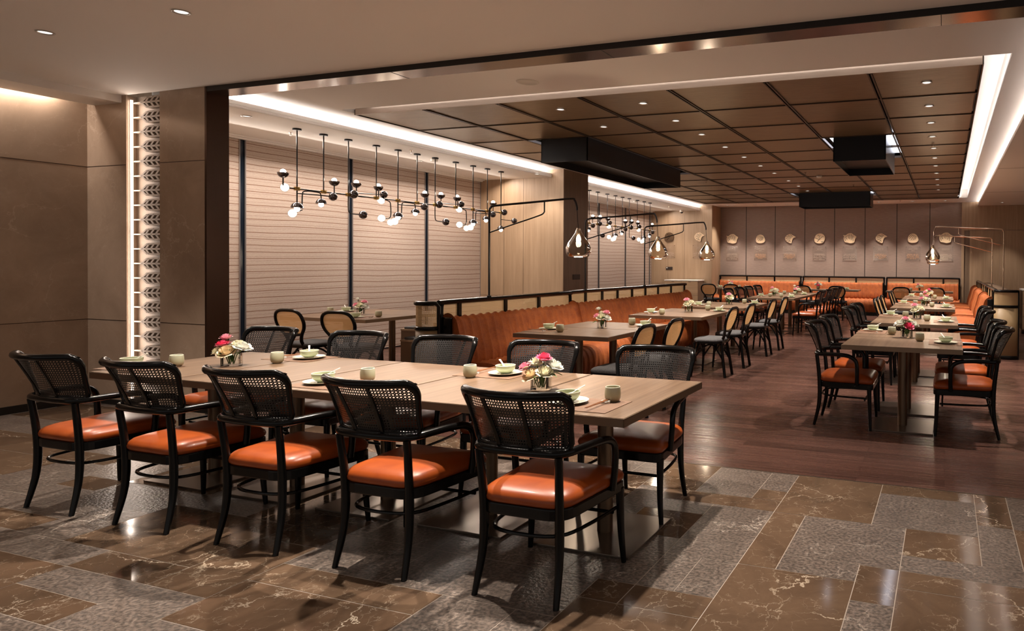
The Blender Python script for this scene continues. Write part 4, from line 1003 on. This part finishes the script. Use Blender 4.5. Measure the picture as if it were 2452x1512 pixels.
# ------------------------------------------------------------------ reading-style arm lamps with glass drops
def arm_lamp(x,y,rz,label,ph=1.06,mt='blackmetal',reach=1.02,rise=.93,drop=.30):
    t=thing('arm_lamp',label,'lamp',(x,y,ph),rz,'arm lamps with glass drops at the booths'); m0=M[mt]
    MB().lathe([(.0005,0),(.022,0),(.022,.012),(.011,.014)],14).build('mount',m0,t,smooth=True)
    # local +x is the reach direction
    pts=[(0,0,0),(0,0,rise*.6),(0,0,rise-.06),(.02,0,rise-.015),(.07,0,rise+.004),(.5*reach,0,rise+.03),(reach-.08,0,rise+.055),(reach-.025,0,rise+.04),(reach,0,rise-.02),(reach+.003,0,rise-.06)]
    MB().tube(cr_spline(pts,4),.0105,8).build('boom',m0,t,smooth=True)
    MB().tube(cr_spline([(0,0,rise-.27),(.28*reach,0,rise-.19),(.58*reach,0,rise-.105),(.635*reach,0,rise-.075),(.64*reach,0,rise-.05),(.64*reach,0,rise+.03)],4),.007,8).build('brace',m0,t,smooth=True)
    zb=rise-.06-drop; X_=reach+.02
    MB().tube([(reach+.003,0,rise-.06),(X_,0,zb+.09)],.0035,6).build('cord',m0,t)
    g_=MB().lathe([(.024,.11),(.031,.085),(.062,.035),(.103,-.02),(.122,-.07),(.121,-.112),(.102,-.150),(.062,-.160),(.048,-.143),(.0005,-.134)],28,(X_,0,zb)).build('glass_drop',M['amber'],t,smooth='all')
    s_=MB().lathe([(.0005,.125),(.018,.125),(.021,.115),(.021,.060),(.0005,.058)],16,(X_,0,zb)).build('socket',M['steel'],t,smooth=True)
    MB().lathe([(.008,.055),(.016,.045),(.022,.020),(.021,.0),(.012,-.018),(.0005,-.022)],14,(X_,0,zb)).build('bulb',M['filament'],s_,smooth='all')
    c_,q=math.cos(rz),math.sin(rz); bulb_light(x+c_*X_,y+q*X_,ph+zb-.17,5)
arm_lamp(-4.46,5.84,R(0),'black arm lamp with glass drop on the near booth screen',reach=1.02)
arm_lamp(-4.51,7.88,R(0),'black arm lamp with glass drop beyond the oak pier corner',reach=1.02)
arm_lamp(-4.51,9.72,R(0),'black arm lamp with glass drop, farthest on the left booth screen',reach=1.02)
arm_lamp(.90,12.2,PI,'bronze arm lamp with glass drop on the right booth ledge, taller one',1.0,'steel',1.11,1.02,.32)
arm_lamp(.84,14.2,PI,'bronze arm lamp with glass drop on the right booth ledge, farther one',1.0,'steel',1.08,.95,.30)
# ------------------------------------------------------------------ wall art: brass cut-outs and plaques
def cut(m_,pts,w_,d=.02,y=0):
    P=cr_spline([(p[0],y,p[1]) for p in pts],4)
    m_.tube(P,w_,6,flat=(1,.6),up=(0,1,0))
def art_obj(kind,x,y,z,label,mt):
    t=thing('brass_wall_ornament',label,'wall ornament',(x,y,z),0,'brass cut-out ornaments above the plaques')
    ol=MB(); rb=MB()
    if kind==0:   # pleated pouch
        out=[(-.19,.10),(-.12,.09),(-.05,.14),(.05,.15),(.12,.10),(.19,.05),(.15,-.03),(.13,-.11),(.03,-.14),(-.06,-.12),(-.14,-.10),(-.17,0),(-.16,.06)]
        ribs=[[(-.12,.06),(-.14,0),(-.11,-.07)],[(-.07,.09),(-.10,.02),(-.07,-.03)],[(.0,.12),(.01,.05),(.0,-.02)],[(.05,.12),(.06,.03),(.04,-.05)],[(.10,.08),(.09,0),(.10,-.08)],[(-.03,.11),(-.04,.05),(-.03,0)]]
    elif kind==1: # smooth bun with swirl
        out=[(-.13,-.09),(-.14,0),(-.10,.09),(-.01,.13),(.08,.10),(.13,.01),(.14,-.06),(.08,-.12),(-.05,-.13)]
        ribs=[[(-.10,-.02),(-.04,.05),(.02,.09)],[(-.06,-.06),(-.01,.02),(.05,.07)],[(-.01,-.06),(.03,.0),(.07,.06)],[(.04,-.05),(.07,0),(.09,.05)],[(-.11,.03),(-.07,.08),(-.02,.10)]]
    elif kind==2: # fan with a tail
        out=[(.05,-.13),(-.04,-.11),(-.12,-.05),(-.14,.03),(-.08,.11),(.02,.14),(.08,.11),(.18,.05),(.11,.02),(.07,-.05)]
        ribs=[[(-.12,0),(-.05,.02),(.02,-.02)],[(-.11,.06),(-.03,.06),(.04,.01)],[(-.06,.10),(.0,.08),(.06,.04)],[(-.10,-.05),(-.04,-.03),(.01,-.06)],[(-.05,-.09),(-.01,-.07),(.03,-.09)],[(.02,.12),(.06,.08),(.09,.06)]]
    else:         # round bun with flower fold
        out=[(-.14,.02),(-.10,.11),(0,.15),(.10,.13),(.16,.05),(.15,-.05),(.10,-.12),(-.02,-.14),(-.12,-.11),(-.15,-.04)]
        ribs=[[(-.12,.02),(-.05,-.01),(0,-.03),(.06,.04),(.12,.06)],[(0,-.03),(-.01,.04),(.03,.09)],[(-.02,-.03),(-.06,-.09)],[(.05,-.09),(.08,-.10),(.11,-.08)],[(-.05,.08),(-.02,.11)]]
    sp_=cr_spline([(a,0,b_) for a,b_ in out],4,True); n=len(sp_)
    m_=MB()
    for yy_ in (-.034,-.018):
        for p in sp_: m_.v.append((p.x,yy_,p.z))
    m_.face(list(range(n))); m_.face(list(range(n,2*n))[::-1])
    for i in range(n): j=(i+1)%n; m_.face([i,n+i,n+j,j])
    o_=m_.build('body',mt,t); 
    for rb_ in ribs: cut(rb,rb_,.0085,0,-.0345)
    rb.build('dark_folds',M['black'],t)
    MB().box(-.01,.01,-.018,0,-.01,.01).build('standoff',M['blackmetal'],t)
def text_lines(m_,w_,z,h,seed,gap=.3):
    rd=random.Random(seed); x=-w_/2
    while x<w_/2:
        cw=rd.uniform(.5,1.0)*h*.8
        if rd.random()>.17: m_.box(x,min(x+cw,w_/2),-.022,-.0205,z-h*rd.uniform(.35,.5),z+h*rd.uniform(.25,.5))
        x+=cw+h*.18
def txt(parent,name,body,size,loc,mt,space=1.0):
    cu=bpy.data.curves.new(name,'FONT'); cu.body=body; cu.size=size; cu.align_x='CENTER'; cu.align_y='CENTER'; cu.extrude=.0006; cu.space_line=space; cu.resolution_u=2
    tmp=bpy.data.objects.new('tmp',cu); C.objects.link(tmp); dg=bpy.context.evaluated_depsgraph_get(); me=bpy.data.meshes.new_from_object(tmp.evaluated_get(dg)); bpy.data.objects.remove(tmp)
    o=bpy.data.objects.new(name,me); me.materials.clear(); me.materials.append(mt); C.objects.link(o); o.parent=parent; o.location=loc; o.rotation_euler=(PI/2,0,0); return o
heads=['WONTON','SHAO LONG\nBAO','GAO ZI','BAOZI','WONTON','GAO ZI','SHAO LONG\nBAO','WONTON','GAO ZI','BAOZI']
def plaque(i,x,y,z,head,label,copper):
    t=thing('acrylic_plaque',label,'plaque',(x,y,z),0,'square acrylic plaques under the ornaments')
    MB().box(-.21,.21,-.020,-.014,-.21,.21).build('sheet',M['acrylicclear'],t)
    pins=MB()
    for a in (-.18,.18):
        for b_ in (-.18,.18): pins.lathe([(.0005,-.026),(.008,-.026),(.008,0)],10,(a,0,b_),rot=None) if False else pins.box(a-.007,a+.007,-.026,0,b_-.007,b_+.007)
    pins.build('pins',M['steel'],t)
    mt=M['ink'] if copper else M['inkd']; two='\n' in head
    MB().box(-.11,.11,-.0225,-.020,.148,.151).box(-.11,.11,-.0225,-.020,(.035 if two else .075),(.038 if two else .078)).build('rules',M['inkd'],t)
    txt(t,'heading',head,.042,(0,-.0215,.092 if two else .113),M['inkd'],1.05)
    ln=MB()
    for q in range(5 if copper else 6): text_lines(ln,(.30,.34,.32,.34,.16,.30)[q],-.03-.032*q,.017,i*10+q)
    ln.build('body_text',mt,t)
side_l=['leftmost on the back wall','second from the left on the back wall','third from the left on the back wall','fourth from the left on the back wall','fifth from the left on the back wall','sixth from the left on the back wall','seventh from the left on the back wall','rightmost on the back wall']
kinds=[0,1,2,3,0,2,1,0]; kn={0:'pleated dumpling pouch',1:'swirled bun',2:'fan-shaped dumpling',3:'round folded bun'}
cx=[-6.24,-5.34,-4.44,-3.55,-2.67,-1.79,-.90,-.03]
for i,x in enumerate(cx):
    art_obj(kinds[i],x,YB-.0,2.17,'brass cut-out of a %s, %s'%(kn[kinds[i]],side_l[i]),M['art'])
    plaque(i,x,YB-.0,1.745,heads[i],'clear acrylic plaque with small lettering, %s'%side_l[i],i in (1,2,5,6))
for i,(x,kd,hd) in enumerate(((-8.0,3,'BAOZI'),(-7.03,2,'GAO ZI'))):
    art_obj(kd,x,19.0,2.2,'brass cut-out of a %s on the far oak wall, %s'%(kn[kd],('left','right')[i]),M['bronzepole'] if i==0 else M['art'])
    plaque(20+i,x,19.0,1.77,hd,'acrylic plaque on the far oak wall, %s'%('left','right')[i],False)
